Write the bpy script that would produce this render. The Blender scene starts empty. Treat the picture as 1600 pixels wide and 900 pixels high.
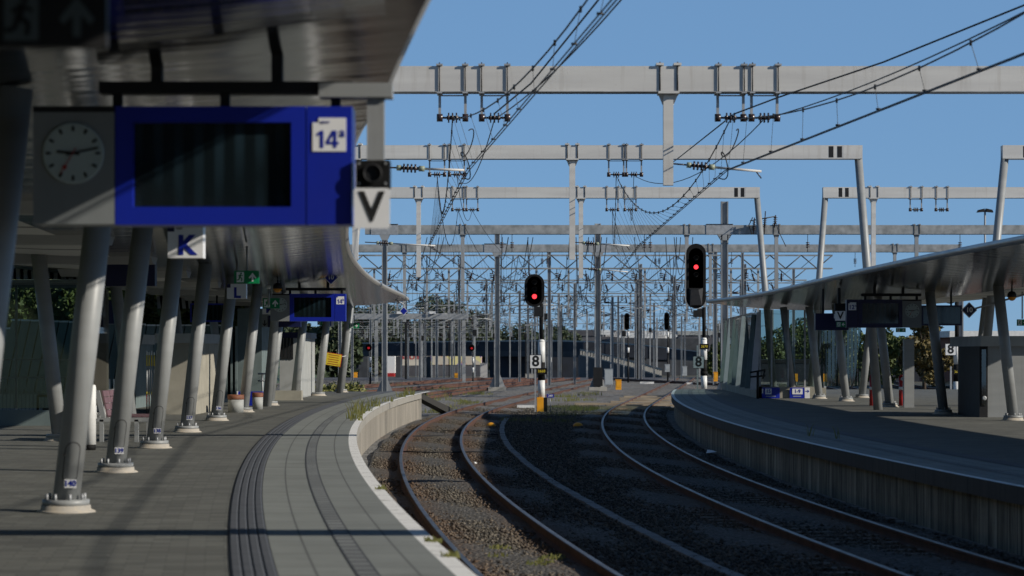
import bpy, math, random
import numpy as np
from mathutils import Vector, Matrix

random.seed(7)
rng = np.random.default_rng(7)
S = bpy.context.scene
C = S.collection

# ------------------------------------------------------------------ camera
FPX, HZ, EYE = 3777.8, 550.0, 1.6
cd = bpy.data.cameras.new("camera")
cam = bpy.data.objects.new("camera", cd)
C.objects.link(cam)
cam.location = (0, 0, EYE)
cam.rotation_euler = (math.pi / 2, 0, 0)
cd.lens, cd.sensor_width = 85, 36
cd.shift_y = 0.0625
cd.clip_start, cd.clip_end = 0.5, 20000
cd.dof.use_dof = True
cd.dof.focus_distance = 75
cd.dof.aperture_fstop = 2.8
S.camera = cam

# ------------------------------------------------------------------ light
SUN = Vector((2.05, -0.80, 1.0)).normalized()
EL = math.asin(SUN.z)
ROT = math.atan2(SUN.x, SUN.y)
w = bpy.data.worlds.new("World")
S.world = w
w.use_nodes = True
nt = w.node_tree
bg = nt.nodes["Background"]
sky = nt.nodes.new("ShaderNodeTexSky")
sky.sky_type = 'NISHITA'
sky.sun_disc = False
sky.sun_elevation = EL
sky.sun_rotation = ROT
sky.air_density = 0.6
sky.dust_density = 0.0
sky.ozone_density = 3.0
tint = nt.nodes.new("ShaderNodeMix"); tint.data_type = 'RGBA'; tint.blend_type = 'MULTIPLY'
tint.inputs[0].default_value = 1.0
tint.inputs[7].default_value = (0.95, 1.10, 1.14, 1)      # clear northern blue
nt.links.new(sky.outputs[0], tint.inputs[6]); 
even = nt.nodes.new("ShaderNodeMix"); even.data_type = 'RGBA'   # the photograph's sky hardly pales towards the horizon
even.inputs[0].default_value = 0.78
geo = nt.nodes.new("ShaderNodeTexCoord"); sepz = nt.nodes.new("ShaderNodeSeparateXYZ")
nt.links.new(geo.outputs['Generated'], sepz.inputs[0])
zr = nt.nodes.new("ShaderNodeMapRange"); zr.inputs[1].default_value = 0.16; zr.inputs[2].default_value = 0.75
nt.links.new(sepz.outputs[2], zr.inputs[0])
deep = nt.nodes.new("ShaderNodeMix"); deep.data_type = 'RGBA'  # deeper blue overhead
deep.inputs[6].default_value = (1.7, 3.35, 5.9, 1); deep.inputs[7].default_value = (0.22, 0.50, 1.2, 1)
nt.links.new(zr.outputs[0], deep.inputs[0]); nt.links.new(deep.outputs[2], even.inputs[7])
nt.links.new(tint.outputs[2], even.inputs[6]); nt.links.new(even.outputs[2], bg.inputs[0])
bg.inputs[1].default_value = 0.10
sl = bpy.data.lights.new("sun", 'SUN')
sl.energy = 5.0
sl.angle = math.radians(0.53)
sl.color = (1.0, 0.93, 0.82)
so = bpy.data.objects.new("sun", sl)
C.objects.link(so)
so.rotation_euler = SUN.to_track_quat('Z', 'Y').to_euler()
so.location = (60, -30, 40)
vs = S.view_settings
vs.view_transform = 'Standard'
vs.look = 'None'
vs.exposure = -0.1
vs.gamma = 1
vs.use_curve_mapping = False
S.cycles.max_bounces = 8
S.cycles.transparent_max_bounces = 16
S.cycles.use_denoising = True

# ------------------------------------------------------------------ helpers
def P(x, y, Y):
    """world point seen at photo pixel x, y at distance Y"""
    return Vector(((x - 800) * Y / FPX, Y, EYE + (HZ - y) * Y / FPX))

LOC = {}

class MB:
    def __init__(s):
        s.v, s.f, s.m, s.sm = [], [], [], []
        s.uv = {}
    def add(s, vs, fs, mi=0, smooth=False):
        o = len(s.v)
        s.v += [tuple(p) for p in vs]
        for f in fs:
            s.f.append(tuple(o + i for i in f)); s.m.append(mi); s.sm.append(smooth)
        return s
    def box(s, c, d, mi=0, R=None):
        x, y, z = d[0] / 2, d[1] / 2, d[2] / 2
        p = [Vector((a * x, b * y, e * z)) for e in (-1, 1) for b in (-1, 1) for a in (-1, 1)]
        if R is not None: p = [R @ q for q in p]
        p = [q + Vector(c) for q in p]
        return s.add(p, [(0, 2, 3, 1), (4, 5, 7, 6), (0, 1, 5, 4), (2, 6, 7, 3), (0, 4, 6, 2), (1, 3, 7, 5)], mi)
    def bbox(s, a, b, mi=0):
        return s.box([(a[i] + b[i]) / 2 for i in range(3)], [abs(b[i] - a[i]) for i in range(3)], mi)
    def hexa(s, lo, hi, mi=0):
        """lo, hi: four corner points each, counter-clockwise seen from above"""
        return s.add(list(lo) + list(hi), [(3, 2, 1, 0), (4, 5, 6, 7), (0, 1, 5, 4), (1, 2, 6, 5), (2, 3, 7, 6), (3, 0, 4, 7)], mi)
    def tube(s, a, b, r0, r1=None, n=8, mi=0, caps=True, smooth=True):
        a, b = Vector(a), Vector(b)
        r1 = r0 if r1 is None else r1
        d = (b - a).normalized()
        q = d.to_track_quat('Z', 'Y')
        vs = []
        for c, r in ((a, r0), (b, r1)):
            for i in range(n):
                t = 2 * math.pi * i / n + math.pi / n
                vs.append(c + q @ Vector((r * math.cos(t), r * math.sin(t), 0)))
        s.add(vs, [(i, (i + 1) % n, n + (i + 1) % n, n + i) for i in range(n)], mi, smooth)
        if caps:
            o = len(s.v) - 2 * n
            s.f.append(tuple(o + n - 1 - i for i in range(n))); s.m.append(mi); s.sm.append(False)
            s.f.append(tuple(o + n + i for i in range(n))); s.m.append(mi); s.sm.append(False)
        return s
    def path(s, pts, r, n=5, mi=0):
        pts = [Vector(p) for p in pts]
        vs = []
        for i, p in enumerate(pts):
            d = (pts[min(i + 1, len(pts) - 1)] - pts[max(i - 1, 0)])
            if d.length < 1e-9: d = Vector((0, 1, 0))
            q = d.normalized().to_track_quat('Z', 'Y')
            for k in range(n):
                t = 2 * math.pi * k / n
                vs.append(p + q @ Vector((r * math.cos(t), r * math.sin(t), 0)))
        fs = [(i * n + k, i * n + (k + 1) % n, (i + 1) * n + (k + 1) % n, (i + 1) * n + k) for i in range(len(pts) - 1) for k in range(n)]
        return s.add(vs, fs, mi, True)
    def lathe(s, c, prof, n=16, mi=0, axis='Z', smooth=True):
        c = Vector(c); vs = []
        for r, h in prof:
            for i in range(n):
                t = 2 * math.pi * i / n
                p = Vector((r * math.cos(t), r * math.sin(t), h))
                if axis == 'Y': p = Vector((p.x, -p.z, p.y))
                if axis == 'X': p = Vector((p.z, p.x, p.y))
                vs.append(c + p)
        fs = [(j * n + i, j * n + (i + 1) % n, (j + 1) * n + (i + 1) % n, (j + 1) * n + i) for j in range(len(prof) - 1) for i in range(n)]
        s.add(vs, fs, mi, smooth)
        o = len(s.v) - n * len(prof)
        k = (len(prof) - 1) * n
        s.f.append(tuple(o + n - 1 - i for i in range(n))); s.m.append(mi); s.sm.append(False)
        s.f.append(tuple(o + k + i for i in range(n))); s.m.append(mi); s.sm.append(False)
        return s
    def prism_y(s, poly, y0, y1, mi=0):
        """outline in x, z pushed from y0 (towards the camera) to y1"""
        n = len(poly)
        vs = [(x, y0, z) for x, z in poly] + [(x, y1, z) for x, z in poly]
        fs = [tuple(range(n)), tuple(range(2 * n - 1, n - 1, -1))] + [(i, n + i, n + (i + 1) % n, (i + 1) % n) for i in range(n)]
        return s.add(vs, fs, mi)
    def build(s, name, mats, parent=None):
        if not isinstance(mats, (list, tuple)): mats = [mats]
        me = bpy.data.meshes.new(name)
        off = LOC.get(parent.name, Vector((0, 0, 0))) if parent is not None else Vector((0, 0, 0))
        me.from_pydata([(p[0] - off.x, p[1] - off.y, p[2] - off.z) for p in s.v], [], s.f)
        for m in mats: me.materials.append(m)
        me.polygons.foreach_set("material_index", s.m)
        me.polygons.foreach_set("use_smooth", s.sm)
        me.update()
        o = bpy.data.objects.new(name, me)
        C.objects.link(o)
        if parent is not None:
            o.parent = parent
            LOC[o.name] = off
        return o

def ngon_grid(name, rows, mats, mi=None, uv=None, parent=None, smooth=True):
    """rows: list of rows of points; uv: same shape"""
    nr, nc = len(rows), len(rows[0])
    off = LOC.get(parent.name, Vector((0, 0, 0))) if parent is not None else Vector((0, 0, 0))
    vs = [tuple(Vector(p) - off) for r in rows for p in r]
    fs, ms = [], []
    for i in range(nr - 1):
        for j in range(nc - 1):
            fs.append((i * nc + j, i * nc + j + 1, (i + 1) * nc + j + 1, (i + 1) * nc + j))
            ms.append(mi(i, j) if mi else 0)
    me = bpy.data.meshes.new(name)
    me.from_pydata(vs, [], fs)
    for m in (mats if isinstance(mats, (list, tuple)) else [mats]): me.materials.append(m)
    me.polygons.foreach_set("material_index", ms)
    me.polygons.foreach_set("use_smooth", [smooth] * len(fs))
    if uv:
        fl = [c for r in uv for c in r]
        l = me.uv_layers.new(name="UVMap")
        idx = np.empty(len(me.loops), dtype=np.int32)
        me.loops.foreach_get("vertex_index", idx)
        l.data.foreach_set("uv", np.array(fl, dtype=np.float32)[idx].ravel())
    me.update()
    o = bpy.data.objects.new(name, me)
    C.objects.link(o)
    if parent is not None:
        o.parent = parent; LOC[o.name] = off
    return o

def tag(o, label=None, cat=None, group=None, kind=None):
    if label: o['label'] = label
    if cat: o['category'] = cat
    if group: o['group'] = group
    if kind: o['kind'] = kind
    return o

def thing(name, label, cat, loc=(0, 0, 0), group=None):
    o = bpy.data.objects.new(name, None)
    C.objects.link(o)
    o.location = loc
    o.empty_display_size = 0.3
    LOC[o.name] = Vector(loc)
    return tag(o, label, cat, group)

def kids(o):
    return list(o.children)

def copy_tree(o, loc=None, rz=None, label=None, parent=None):
    c = o.copy()
    C.objects.link(c)
    if parent is not None: c.parent = parent
    if loc is not None: c.location = loc
    if rz is not None: c.rotation_euler = (0, 0, rz)
    if label: c['label'] = label
    for k in kids(o): copy_tree(k, parent=c)
    return c

_tc = {}
def text_data(body, size, ext=0.002, bold=0.0, shear=0.0):
    key = (body, size, ext, bold)
    if key in _tc: return _tc[key]
    cu = bpy.data.curves.new("txt", 'FONT')
    cu.body = body; cu.size = size; cu.extrude = ext; cu.offset = bold
    cu.align_x = 'CENTER'; cu.align_y = 'CENTER'
    cu.resolution_u = 4
    o = bpy.data.objects.new("txt", cu)
    C.objects.link(o)
    bpy.context.view_layer.update()
    dg = bpy.context.evaluated_depsgraph_get()
    me = bpy.data.meshes.new_from_object(o.evaluated_get(dg))
    bpy.data.objects.remove(o)
    _tc[key] = me
    return me

def text(body, size, c, m, parent, bold=0.0, name="lettering", rz=0, roty=0, sx=1.0):
    """upright lettering facing the camera side (-Y)"""
    me = text_data(body, size, 0.002, bold).copy()
    R = Matrix.Rotation(rz, 4, 'Z') @ Matrix.Rotation(roty, 4, 'Y') @ Matrix.Rotation(math.pi / 2, 4, 'X') @ Matrix.Scale(sx, 4, (1, 0, 0))
    me.transform(R)
    off = LOC.get(parent.name, Vector((0, 0, 0)))
    me.transform(Matrix.Translation(Vector(c) - off))
    me.materials.clear(); me.materials.append(m)
    me.name = name
    o = bpy.data.objects.new(name, me)
    C.objects.link(o); o.parent = parent; LOC[o.name] = off
    return o

# ------------------------------------------------------------------ materials
def nm(name):
    m = bpy.data.materials.new(name)
    m.use_nodes = True
    t = m.node_tree
    return m, t, t.nodes["Principled BSDF"]

def N(t, kind, **kw):
    n = t.nodes.new(kind)
    for k, v in kw.items():
        if k.startswith("i_"):
            key = k[2:]
            key = int(key) if key.isdigit() else key.replace("_", " ")
            n.inputs[key].default_value = v
        else: setattr(n, k, v)
    return n

def mixc(t, fac, a, b, mode='MIX'):
    n = t.nodes.new("ShaderNodeMix")
    n.data_type = 'RGBA'; n.blend_type = mode
    for i, x in ((0, fac), (6, a), (7, b)):
        if hasattr(x, "is_linked") or isinstance(x, bpy.types.NodeSocket): t.links.new(x, n.inputs[i])
        elif i == 0: n.inputs[0].default_value = x
        else: n.inputs[i].default_value = (*x, 1)
    return n.outputs[2]

def math_(t, op, a, b=None, c=None, clamp=False):
    n = t.nodes.new("ShaderNodeMath"); n.operation = op; n.use_clamp = clamp
    for i, x in enumerate((a, b, c)):
        if x is None: continue
        if isinstance(x, bpy.types.NodeSocket): t.links.new(x, n.inputs[i])
        else: n.inputs[i].default_value = x
    return n.outputs[0]

def ramp(t, x, lo, hi):
    n = t.nodes.new("ShaderNodeMapRange")
    n.inputs[1].default_value = lo; n.inputs[2].default_value = hi
    t.links.new(x, n.inputs[0])
    return n.outputs[0]

def coords(t, kind='Object', scale=(1, 1, 1)):
    tc = t.nodes.new("ShaderNodeTexCoord")
    mp = t.nodes.new("ShaderNodeMapping")
    mp.inputs['Scale'].default_value = scale
    t.links.new(tc.outputs[kind], mp.inputs[0])
    return mp.outputs[0]

def noise(t, vec, scale, detail=4, rough=0.55):
    n = N(t, "ShaderNodeTexNoise")
    n.inputs['Scale'].default_value = scale; n.inputs['Detail'].default_value = detail; n.inputs['Roughness'].default_value = rough
    t.links.new(vec, n.inputs['Vector'])
    return n.outputs['Fac']

def voro(t, vec, scale, out='Distance', rnd=1.0):
    n = N(t, "ShaderNodeTexVoronoi")
    n.inputs['Scale'].default_value = scale
    n.inputs['Randomness'].default_value = rnd
    t.links.new(vec, n.inputs['Vector'])
    return n.outputs[out]

def bump(t, h, b, strength=0.3, dist=0.01):
    n = N(t, "ShaderNodeBump")
    n.inputs['Strength'].default_value = strength; n.inputs['Distance'].default_value = dist
    t.links.new(h, n.inputs['Height']); t.links.new(n.outputs[0], b.inputs['Normal'])

def gm(name, c1, c2=None, scale=6, rough=0.6, metal=0.0, bmp=0.0, bd=0.01, stretch=(1, 1, 1), spec=None, contrast=(0.35, 0.65)):
    m, t, b = nm(name)
    b.inputs['Roughness'].default_value = rough
    b.inputs['Metallic'].default_value = metal
    if spec is not None: b.inputs['Specular IOR Level'].default_value = spec
    c2 = c2 or tuple(x * 0.78 for x in c1)
    v = coords(t, 'Object', stretch)
    n = noise(t, v, scale, 5)
    f = ramp(t, n, *contrast)
    t.links.new(mixc(t, f, c1, c2), b.inputs['Base Color'])
    r = N(t, "ShaderNodeMapRange"); r.inputs[3].default_value = max(rough - 0.08, 0.02); r.inputs[4].default_value = min(rough + 0.1, 1)
    t.links.new(n, r.inputs[0]); t.links.new(r.outputs[0], b.inputs['Roughness'])
    if bmp: bump(t, n, b, bmp, bd)
    return m

M = {}
M['hatch'] = gm('hatch_paint', (0.28, 0.29, 0.29), None, 3, 0.45)
M['grout'] = gm('grout', (0.48, 0.42, 0.33), (0.36, 0.34, 0.31), 9, 0.9, bmp=0.3)
M['steel'] = gm('galvanised_steel', (0.42, 0.43, 0.44), (0.30, 0.31, 0.32), 5, 0.5, 0.25)
M['steel_old'] = gm('weathered_galvanised_steel', (0.38, 0.39, 0.39), (0.22, 0.23, 0.23), 2.2, 0.6, 0.15)
def streaky(name, c1, c2, dirt, rough):
    m, t, b = nm(name)
    g = coords(t, 'Object')
    c = mixc(t, ramp(t, noise(t, coords(t, 'Object', (.25, 1, 3)), 1.3, 5), .35, .65), c1, c2)
    st = noise(t, coords(t, 'Object', (5, 5, .35)), 1.6, 5, .65)
    c = mixc(t, math_(t, 'MULTIPLY', ramp(t, st, .55, .78), .38), c, dirt)
    sc = ramp(t, noise(t, g, 14, 4, .7), .66, .72)
    c = mixc(t, math_(t, 'MULTIPLY', sc, .25), c, dirt)
    t.links.new(c, b.inputs['Base Color']); b.inputs['Roughness'].default_value = rough
    return m
M['gantry'] = streaky('gantry_paint', (0.62, 0.61, 0.58), (0.52, 0.51, 0.49), (0.26, 0.22, 0.17), .55)
M['column'] = streaky('column_paint', (0.285, 0.295, 0.295), (0.245, 0.255, 0.255), (0.17, 0.165, 0.15), .45)
M['gantry_plain'] = gm('gantry_paint', (0.62, 0.61, 0.58), (0.54, 0.53, 0.51), 1.3, 0.5, stretch=(.25, 1, 3))
M['trussdark'] = gm('truss_brace', (0.07, 0.075, 0.08), (0.045, 0.048, 0.05), 1.4, 0.7)
M['truss'] = gm('truss_steel', (0.34, 0.35, 0.35), (0.18, 0.19, 0.19), 1.4, 0.6, 0.2)
M['post'] = gm('post_steel', (0.40, 0.41, 0.41), (0.25, 0.26, 0.27), 1.1, 0.55, 0.2, stretch=(1, 1, .3))
M['dark'] = gm('dark_metal', (0.009, 0.010, 0.012), (0.016, 0.016, 0.017), 8, 0.6, spec=.3)
M['black'] = gm('black_paint', (0.006, 0.006, 0.0065), (0.01, 0.01, 0.01), 8, 0.7, spec=.2)
M['wire'] = gm('wire_copper', (0.03, 0.032, 0.036), (0.05, 0.048, 0.046), 3, 0.5, 0.4)
M['insul'] = gm('insulator_glaze', (0.05, 0.03, 0.028), (0.03, 0.022, 0.022), 6, 0.25)
M['insul_green'] = gm('insulator_cap', (0.30, 0.34, 0.25), None, 6, 0.5)
M['white'] = gm('white_paint', (0.78, 0.78, 0.76), (0.66, 0.66, 0.64), 5, 0.5)
M['whitesign'] = gm('white_sign', (0.80, 0.80, 0.80), (0.74, 0.74, 0.74), 3, 0.35)
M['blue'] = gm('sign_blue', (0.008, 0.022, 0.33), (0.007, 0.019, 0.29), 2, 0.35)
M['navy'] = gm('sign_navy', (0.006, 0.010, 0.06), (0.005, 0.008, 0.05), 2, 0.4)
M['lblue'] = gm('letter_blue', (0.008, 0.022, 0.30), None, 2, 0.4)
M['lblack'] = gm('letter_black', (0.012, 0.012, 0.012), None, 2, 0.5)
M['green'] = gm('exit_green', (0.0, 0.22, 0.075), (0.0, 0.19, 0.065), 3, 0.4)
M['yellow'] = gm('warning_yellow', (0.80, 0.62, 0.04), (0.72, 0.55, 0.04), 5, 0.5)
M['orange'] = gm('cabinet_orange', (0.85, 0.38, 0.015), (0.72, 0.31, 0.015), 4, 0.5)
M['red'] = gm('red_paint', (0.42, 0.02, 0.02), (0.34, 0.018, 0.018), 5, 0.4)
M['grey'] = gm('cabinet_grey', (0.40, 0.43, 0.45), (0.34, 0.37, 0.39), 4, 0.5)
M['tealdark'] = gm('unlit_symbol', (0.07, 0.09, 0.095), None, 3, 0.5)
M['boardgrey'] = gm('clock_housing', (0.21, 0.225, 0.23), (0.185, 0.20, 0.205), 3, 0.45)
M['clockface'] = gm('clock_face', (0.36, 0.42, 0.41), (0.33, 0.39, 0.38), 3, 0.4)
M['concrete'] = gm('concrete', (0.42, 0.40, 0.36), (0.30, 0.29, 0.26), 2.2, 0.9, bmp=0.2, stretch=(1, 1, .35))
M['beige'] = gm('beige_concrete', (0.33, 0.31, 0.255), (0.26, 0.245, 0.20), 2, 0.9, bmp=0.15)
M['panelgrey'] = gm('panel_grey', (0.36, 0.37, 0.36), (0.30, 0.31, 0.30), 2, 0.7)
M['panelteal'] = gm('panel_teal', (0.15, 0.19, 0.19), (0.12, 0.155, 0.155), 2, 0.6)
M['panelwall'] = gm('leaning_panel', (0.16, 0.20, 0.19), (0.11, 0.145, 0.14), 1.6, 0.8, stretch=(1, 1, .3))
M['wood'] = gm('sleeper_wood', (0.40, 0.33, 0.24), (0.22, 0.17, 0.115), 3, 0.9, bmp=0.3, stretch=(.3, 3, 3))
M['sleeper'] = gm('concrete_sleeper', (0.16, 0.13, 0.10), (0.10, 0.08, 0.06), 6, 0.95, bmp=0.3)
M['bench'] = gm('bench_slats', (0.16, 0.09, 0.10), (0.12, 0.07, 0.08), 4, 0.6)
M['trough'] = gm('cable_trough', (0.26, 0.26, 0.25), (0.17, 0.17, 0.165), 4, 0.9, bmp=0.3)
M['bridge'] = gm('bridge_blue', (0.012, 0.018, 0.032), (0.007, 0.010, 0.017), .25, 0.7, stretch=(1, 1, 2))
M['bridgegrey'] = gm('bridge_concrete', (0.055, 0.06, 0.068), (0.03, 0.033, 0.038), .3, 0.85)  # concrete toned darker to stand for shade on the piers
M['brick'] = gm('brick_wall', (0.22, 0.10, 0.07), (0.17, 0.075, 0.055), .6, 0.9)
M['cream'] = gm('cream_render', (0.62, 0.56, 0.46), (0.52, 0.47, 0.39), .4, 0.9)
M['roofpale'] = gm('pale_roof', (0.55, 0.53, 0.50), (0.38, 0.37, 0.36), .12, 0.8, stretch=(1, 1, 4))
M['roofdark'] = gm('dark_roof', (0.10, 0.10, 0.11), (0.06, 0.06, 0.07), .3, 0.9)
M['rustedge'] = gm('planter_rust', (0.22, 0.085, 0.045), (0.17, 0.065, 0.035), 6, 0.7)
M['bark'] = gm('bark', (0.10, 0.075, 0.055), (0.06, 0.045, 0.035), 4, 0.95)
M['slatlight'] = gm('soffit_slat_pale', (0.42, 0.43, 0.46), (0.36, 0.37, 0.40), 3, 0.6)

def emit(name, col, st):
    m, t, b = nm(name)
    b.inputs['Base Color'].default_value = (col[0] * .3, col[1] * .3, col[2] * .3, 1)
    b.inputs['Emission Color'].default_value = (*col, 1)
    b.inputs['Emission Strength'].default_value = st
    return m
M['redlamp'] = emit('red_lamp', (1.0, 0.03, 0.04), 3.2)
M['redfar'] = emit('red_lamp_far', (1.0, 0.03, 0.04), .35)
M['amberglass'] = gm('amber_lens', (0.75, 0.30, 0.02), None, 4, 0.15)

def leafmat(name, c1, c2):
    m, t, b = nm(name)
    g = N(t, "ShaderNodeNewGeometry")
    n = noise(t, coords(t, 'Object'), 1.1, 3)
    f = math_(t, 'ADD', math_(t, 'MULTIPLY', g.outputs['Random Per Island'], 0.6), math_(t, 'MULTIPLY', n, 0.4))
    t.links.new(mixc(t, f, c1, c2), b.inputs['Base Color'])
    b.inputs['Roughness'].default_value = 0.6
    return m
M['leaf'] = leafmat('hedge_leaves', (0.035, 0.06, 0.014), (0.10, 0.125, 0.03))
M['leafdark'] = leafmat('far_leaves', (0.022, 0.038, 0.016), (0.055, 0.075, 0.03))
M['leafgold'] = leafmat('autumn_leaves', (0.07, 0.065, 0.02), (0.17, 0.12, 0.035))
M['grass'] = leafmat('grass_blades', (0.06, 0.09, 0.02), (0.26, 0.24, 0.07))

def glass(name, tint, gloss=0.12):
    m, t, b = nm(name)
    t.nodes.remove(b)
    out = t.nodes["Material Output"]
    tr = N(t, "ShaderNodeBsdfTransparent"); tr.inputs[0].default_value = (*tint, 1)
    gl = N(t, "ShaderNodeBsdfGlossy"); gl.inputs['Roughness'].default_value = 0.03
    fr = N(t, "ShaderNodeFresnel"); fr.inputs[0].default_value = 1.5
    mx = N(t, "ShaderNodeMixShader")
    v = math_(t, 'ADD', fr.outputs[0], gloss - 0.04)
    t.links.new(v, mx.inputs[0]); t.links.new(tr.outputs[0], mx.inputs[1]); t.links.new(gl.outputs[0], mx.inputs[2])
    t.links.new(mx.outputs[0], out.inputs[0])
    return m
M['glass'] = glass('shelter_glass', (0.72, 0.80, 0.78), .08)
M['glassgreen'] = glass('fin_glass', (0.34, 0.44, 0.42), 0.12)

def screen():
    m, t, b = nm('unlit_screen')
    v = coords(t, 'Object')
    sx = N(t, "ShaderNodeSeparateXYZ"); t.links.new(v, sx.inputs[0])
    st = math_(t, 'SINE', math_(t, 'MULTIPLY', sx.outputs[0], 48))
    f = math_(t, 'MULTIPLY', ramp(t, st, -0.4, 0.8), ramp(t, noise(t, v, 1.2, 2), 0.35, 0.7))
    t.links.new(mixc(t, f, (0.006, 0.010, 0.012), (0.02, 0.04, 0.055)), b.inputs['Base Color'])
    b.inputs['Roughness'].default_value = 0.07
    return m
M['screen'] = screen()

def uvxy(t):
    tc = t.nodes.new("ShaderNodeTexCoord")
    s = N(t, "ShaderNodeSeparateXYZ"); t.links.new(tc.outputs['UV'], s.inputs[0])
    return tc.outputs['UV'], s.outputs[0], s.outputs[1]

def line(t, x, period, width, phase=0.0):
    """1 on a thin line each period"""
    f = math_(t, 'FRACT', math_(t, 'DIVIDE', math_(t, 'ADD', x, phase + 1000 * period), period))
    return math_(t, 'LESS_THAN', f, width / period)

def at_(t, x, c, w_):
    return math_(t, 'LESS_THAN', math_(t, 'ABSOLUTE', math_(t, 'SUBTRACT', x, c)), w_)

def paving():
    m, t, b = nm('concrete_paving')
    uv, u, s = uvxy(t)
    br = N(t, "ShaderNodeTexBrick")
    br.offset = 0.5
    br.inputs['Scale'].default_value = 1.0
    br.inputs['Brick Width'].default_value = 0.30
    br.inputs['Row Height'].default_value = 0.15
    br.inputs['Mortar Size'].default_value = 0.006
    br.inputs['Color1'].default_value = (0.70, 0.70, 0.69, 1)
    br.inputs['Color2'].default_value = (1.14, 1.14, 1.13, 1)
    br.inputs['Mortar'].default_value = (0.55, 0.55, 0.55, 1)
    t.links.new(uv, br.inputs['Vector'])
    n1 = noise(t, uv, 0.7, 6); n2 = noise(t, uv, 14, 3)
    c = mixc(t, ramp(t, n1, 0.3, 0.7), (0.14, 0.142, 0.124), (0.10, 0.101, 0.09))
    c = mixc(t, 1.0, c, br.outputs[0], 'MULTIPLY')
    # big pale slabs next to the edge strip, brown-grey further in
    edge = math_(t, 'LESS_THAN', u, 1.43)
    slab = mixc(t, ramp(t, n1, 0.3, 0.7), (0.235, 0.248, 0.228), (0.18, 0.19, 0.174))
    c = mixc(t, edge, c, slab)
    ln = math_(t, 'MAXIMUM', at_(t, u, 0.40, 0.009), at_(t, u, 1.14, 0.009))
    ln = math_(t, 'MULTIPLY', math_(t, 'MAXIMUM', ln, line(t, s, 1.2, 0.02)), edge)
    c = mixc(t, math_(t, 'MULTIPLY', ln, 0.75), c, (0.05, 0.052, 0.05))
    # streaks and gum spots
    vs_ = N(t, "ShaderNodeMapping"); vs_.inputs['Scale'].default_value = (.5, 3.0, 1); t.links.new(uv, vs_.inputs[0])
    st = noise(t, vs_.outputs[0], 1.3, 5)
    c = mixc(t, math_(t, 'MULTIPLY', ramp(t, st, 0.52, 0.75), 0.45), c, (0.10, 0.095, 0.08))
    sp = math_(t, 'LESS_THAN', voro(t, uv, 2.3), 0.05)
    c = mixc(t, math_(t, 'MULTIPLY', sp, 0.5), c, (0.40, 0.39, 0.35))
    gum = math_(t, 'LESS_THAN', voro(t, uv, 1.7), 0.05)
    c = mixc(t, math_(t, 'MULTIPLY', gum, 0.55), c, (0.03, 0.03, 0.028))
    blot = ramp(t, noise(t, uv, .45, 6, .7), .58, .72)
    c = mixc(t, math_(t, 'MULTIPLY', blot, 0.35), c, (0.06, 0.058, 0.05))
    t.links.new(c, b.inputs['Base Color'])
    b.inputs['Roughness'].default_value = 0.85
    bump(t, math_(t, 'ADD', n2, math_(t, 'MULTIPLY', br.outputs['Fac'], -0.6)), b, 0.25, 0.006)
    return m
M['paving'] = paving()

def ladder():
    m, t, b = nm('marking_strip')
    uv, u, s = uvxy(t)
    c = mixc(t, ramp(t, noise(t, uv, 3, 4), .3, .7), (0.215, 0.224, 0.214), (0.165, 0.173, 0.166))
    seg = math_(t, 'GREATER_THAN', math_(t, 'SINE', math_(t, 'MULTIPLY', s, 1.1)), 0.1)
    ln = line(t, s, 0.36, 0.085)
    ed = math_(t, 'MAXIMUM', at_(t, u, 0.695, 0.012), at_(t, u, 0.855, 0.012))
    c = mixc(t, math_(t, 'MULTIPLY', math_(t, 'MAXIMUM', ln, ed), 0.9), c, (0.035, 0.037, 0.04))
    c = mixc(t, math_(t, 'MULTIPLY', seg, 0.2), c, (0.05, 0.052, 0.056))
    t.links.new(c, b.inputs['Base Color']); b.inputs['Roughness'].default_value = 0.8
    return m
M['ladder'] = ladder()

def nosing():
    m, t, b = nm('white_edge')
    uv, u, s = uvxy(t)
    n = noise(t, uv, 5, 6, .7)
    f = ramp(t, n, 0.56, 0.68)
    c = mixc(t, f, (0.80, 0.79, 0.75), (0.40, 0.39, 0.35))
    c = mixc(t, line(t, s, 1.0, 0.02), c, (0.12, 0.11, 0.09))
    t.links.new(c, b.inputs['Base Color']); b.inputs['Roughness'].default_value = 0.8
    return m
M['nosing'] = nosing()
M['tactile'] = gm('guide_tile', (0.085, 0.09, 0.10), (0.065, 0.07, 0.078), 3, 0.75, bmp=.1)

def wallmat(name, c1, c2, joint):
    m, t, b = nm(name)
    uv, u, s = uvxy(t)         # u = metres along, s = height
    mp = N(t, "ShaderNodeMapping"); mp.inputs['Scale'].default_value = (2.2, .25, 1); t.links.new(uv, mp.inputs[0])
    st = noise(t, mp.outputs[0], 2.0, 6, .65)
    fine = noise(t, uv, 9, 4)
    c = mixc(t, ramp(t, st, .38, .66), c1, c2)
    c = mixc(t, math_(t, 'MULTIPLY', fine, .3), c, c2)
    idx = math_(t, 'FLOOR', math_(t, 'DIVIDE', u, joint))
    wn = N(t, "ShaderNodeTexWhiteNoise"); wn.noise_dimensions = '1D'; t.links.new(idx, wn.inputs['W'])
    c = mixc(t, math_(t, 'MULTIPLY', wn.outputs[0], .55), c, c2)
    c = mixc(t, line(t, u, joint, .03), c, (0.03, 0.028, 0.025))
    t.links.new(c, b.inputs['Base Color']); b.inputs['Roughness'].default_value = .9
    bump(t, fine, b, .2, .01)
    return m
M['wallL'] = wallmat('platform_wall_concrete', (0.36, 0.33, 0.28), (0.17, 0.155, 0.13), 0.9)
M['coping'] = wallmat('platform_coping', (0.36, 0.34, 0.30), (0.22, 0.21, 0.185), 3.0)
M['wallR'] = wallmat('platform_wall_stained', (0.46, 0.43, 0.33), (0.045, 0.04, 0.03), 0.45)
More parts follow.
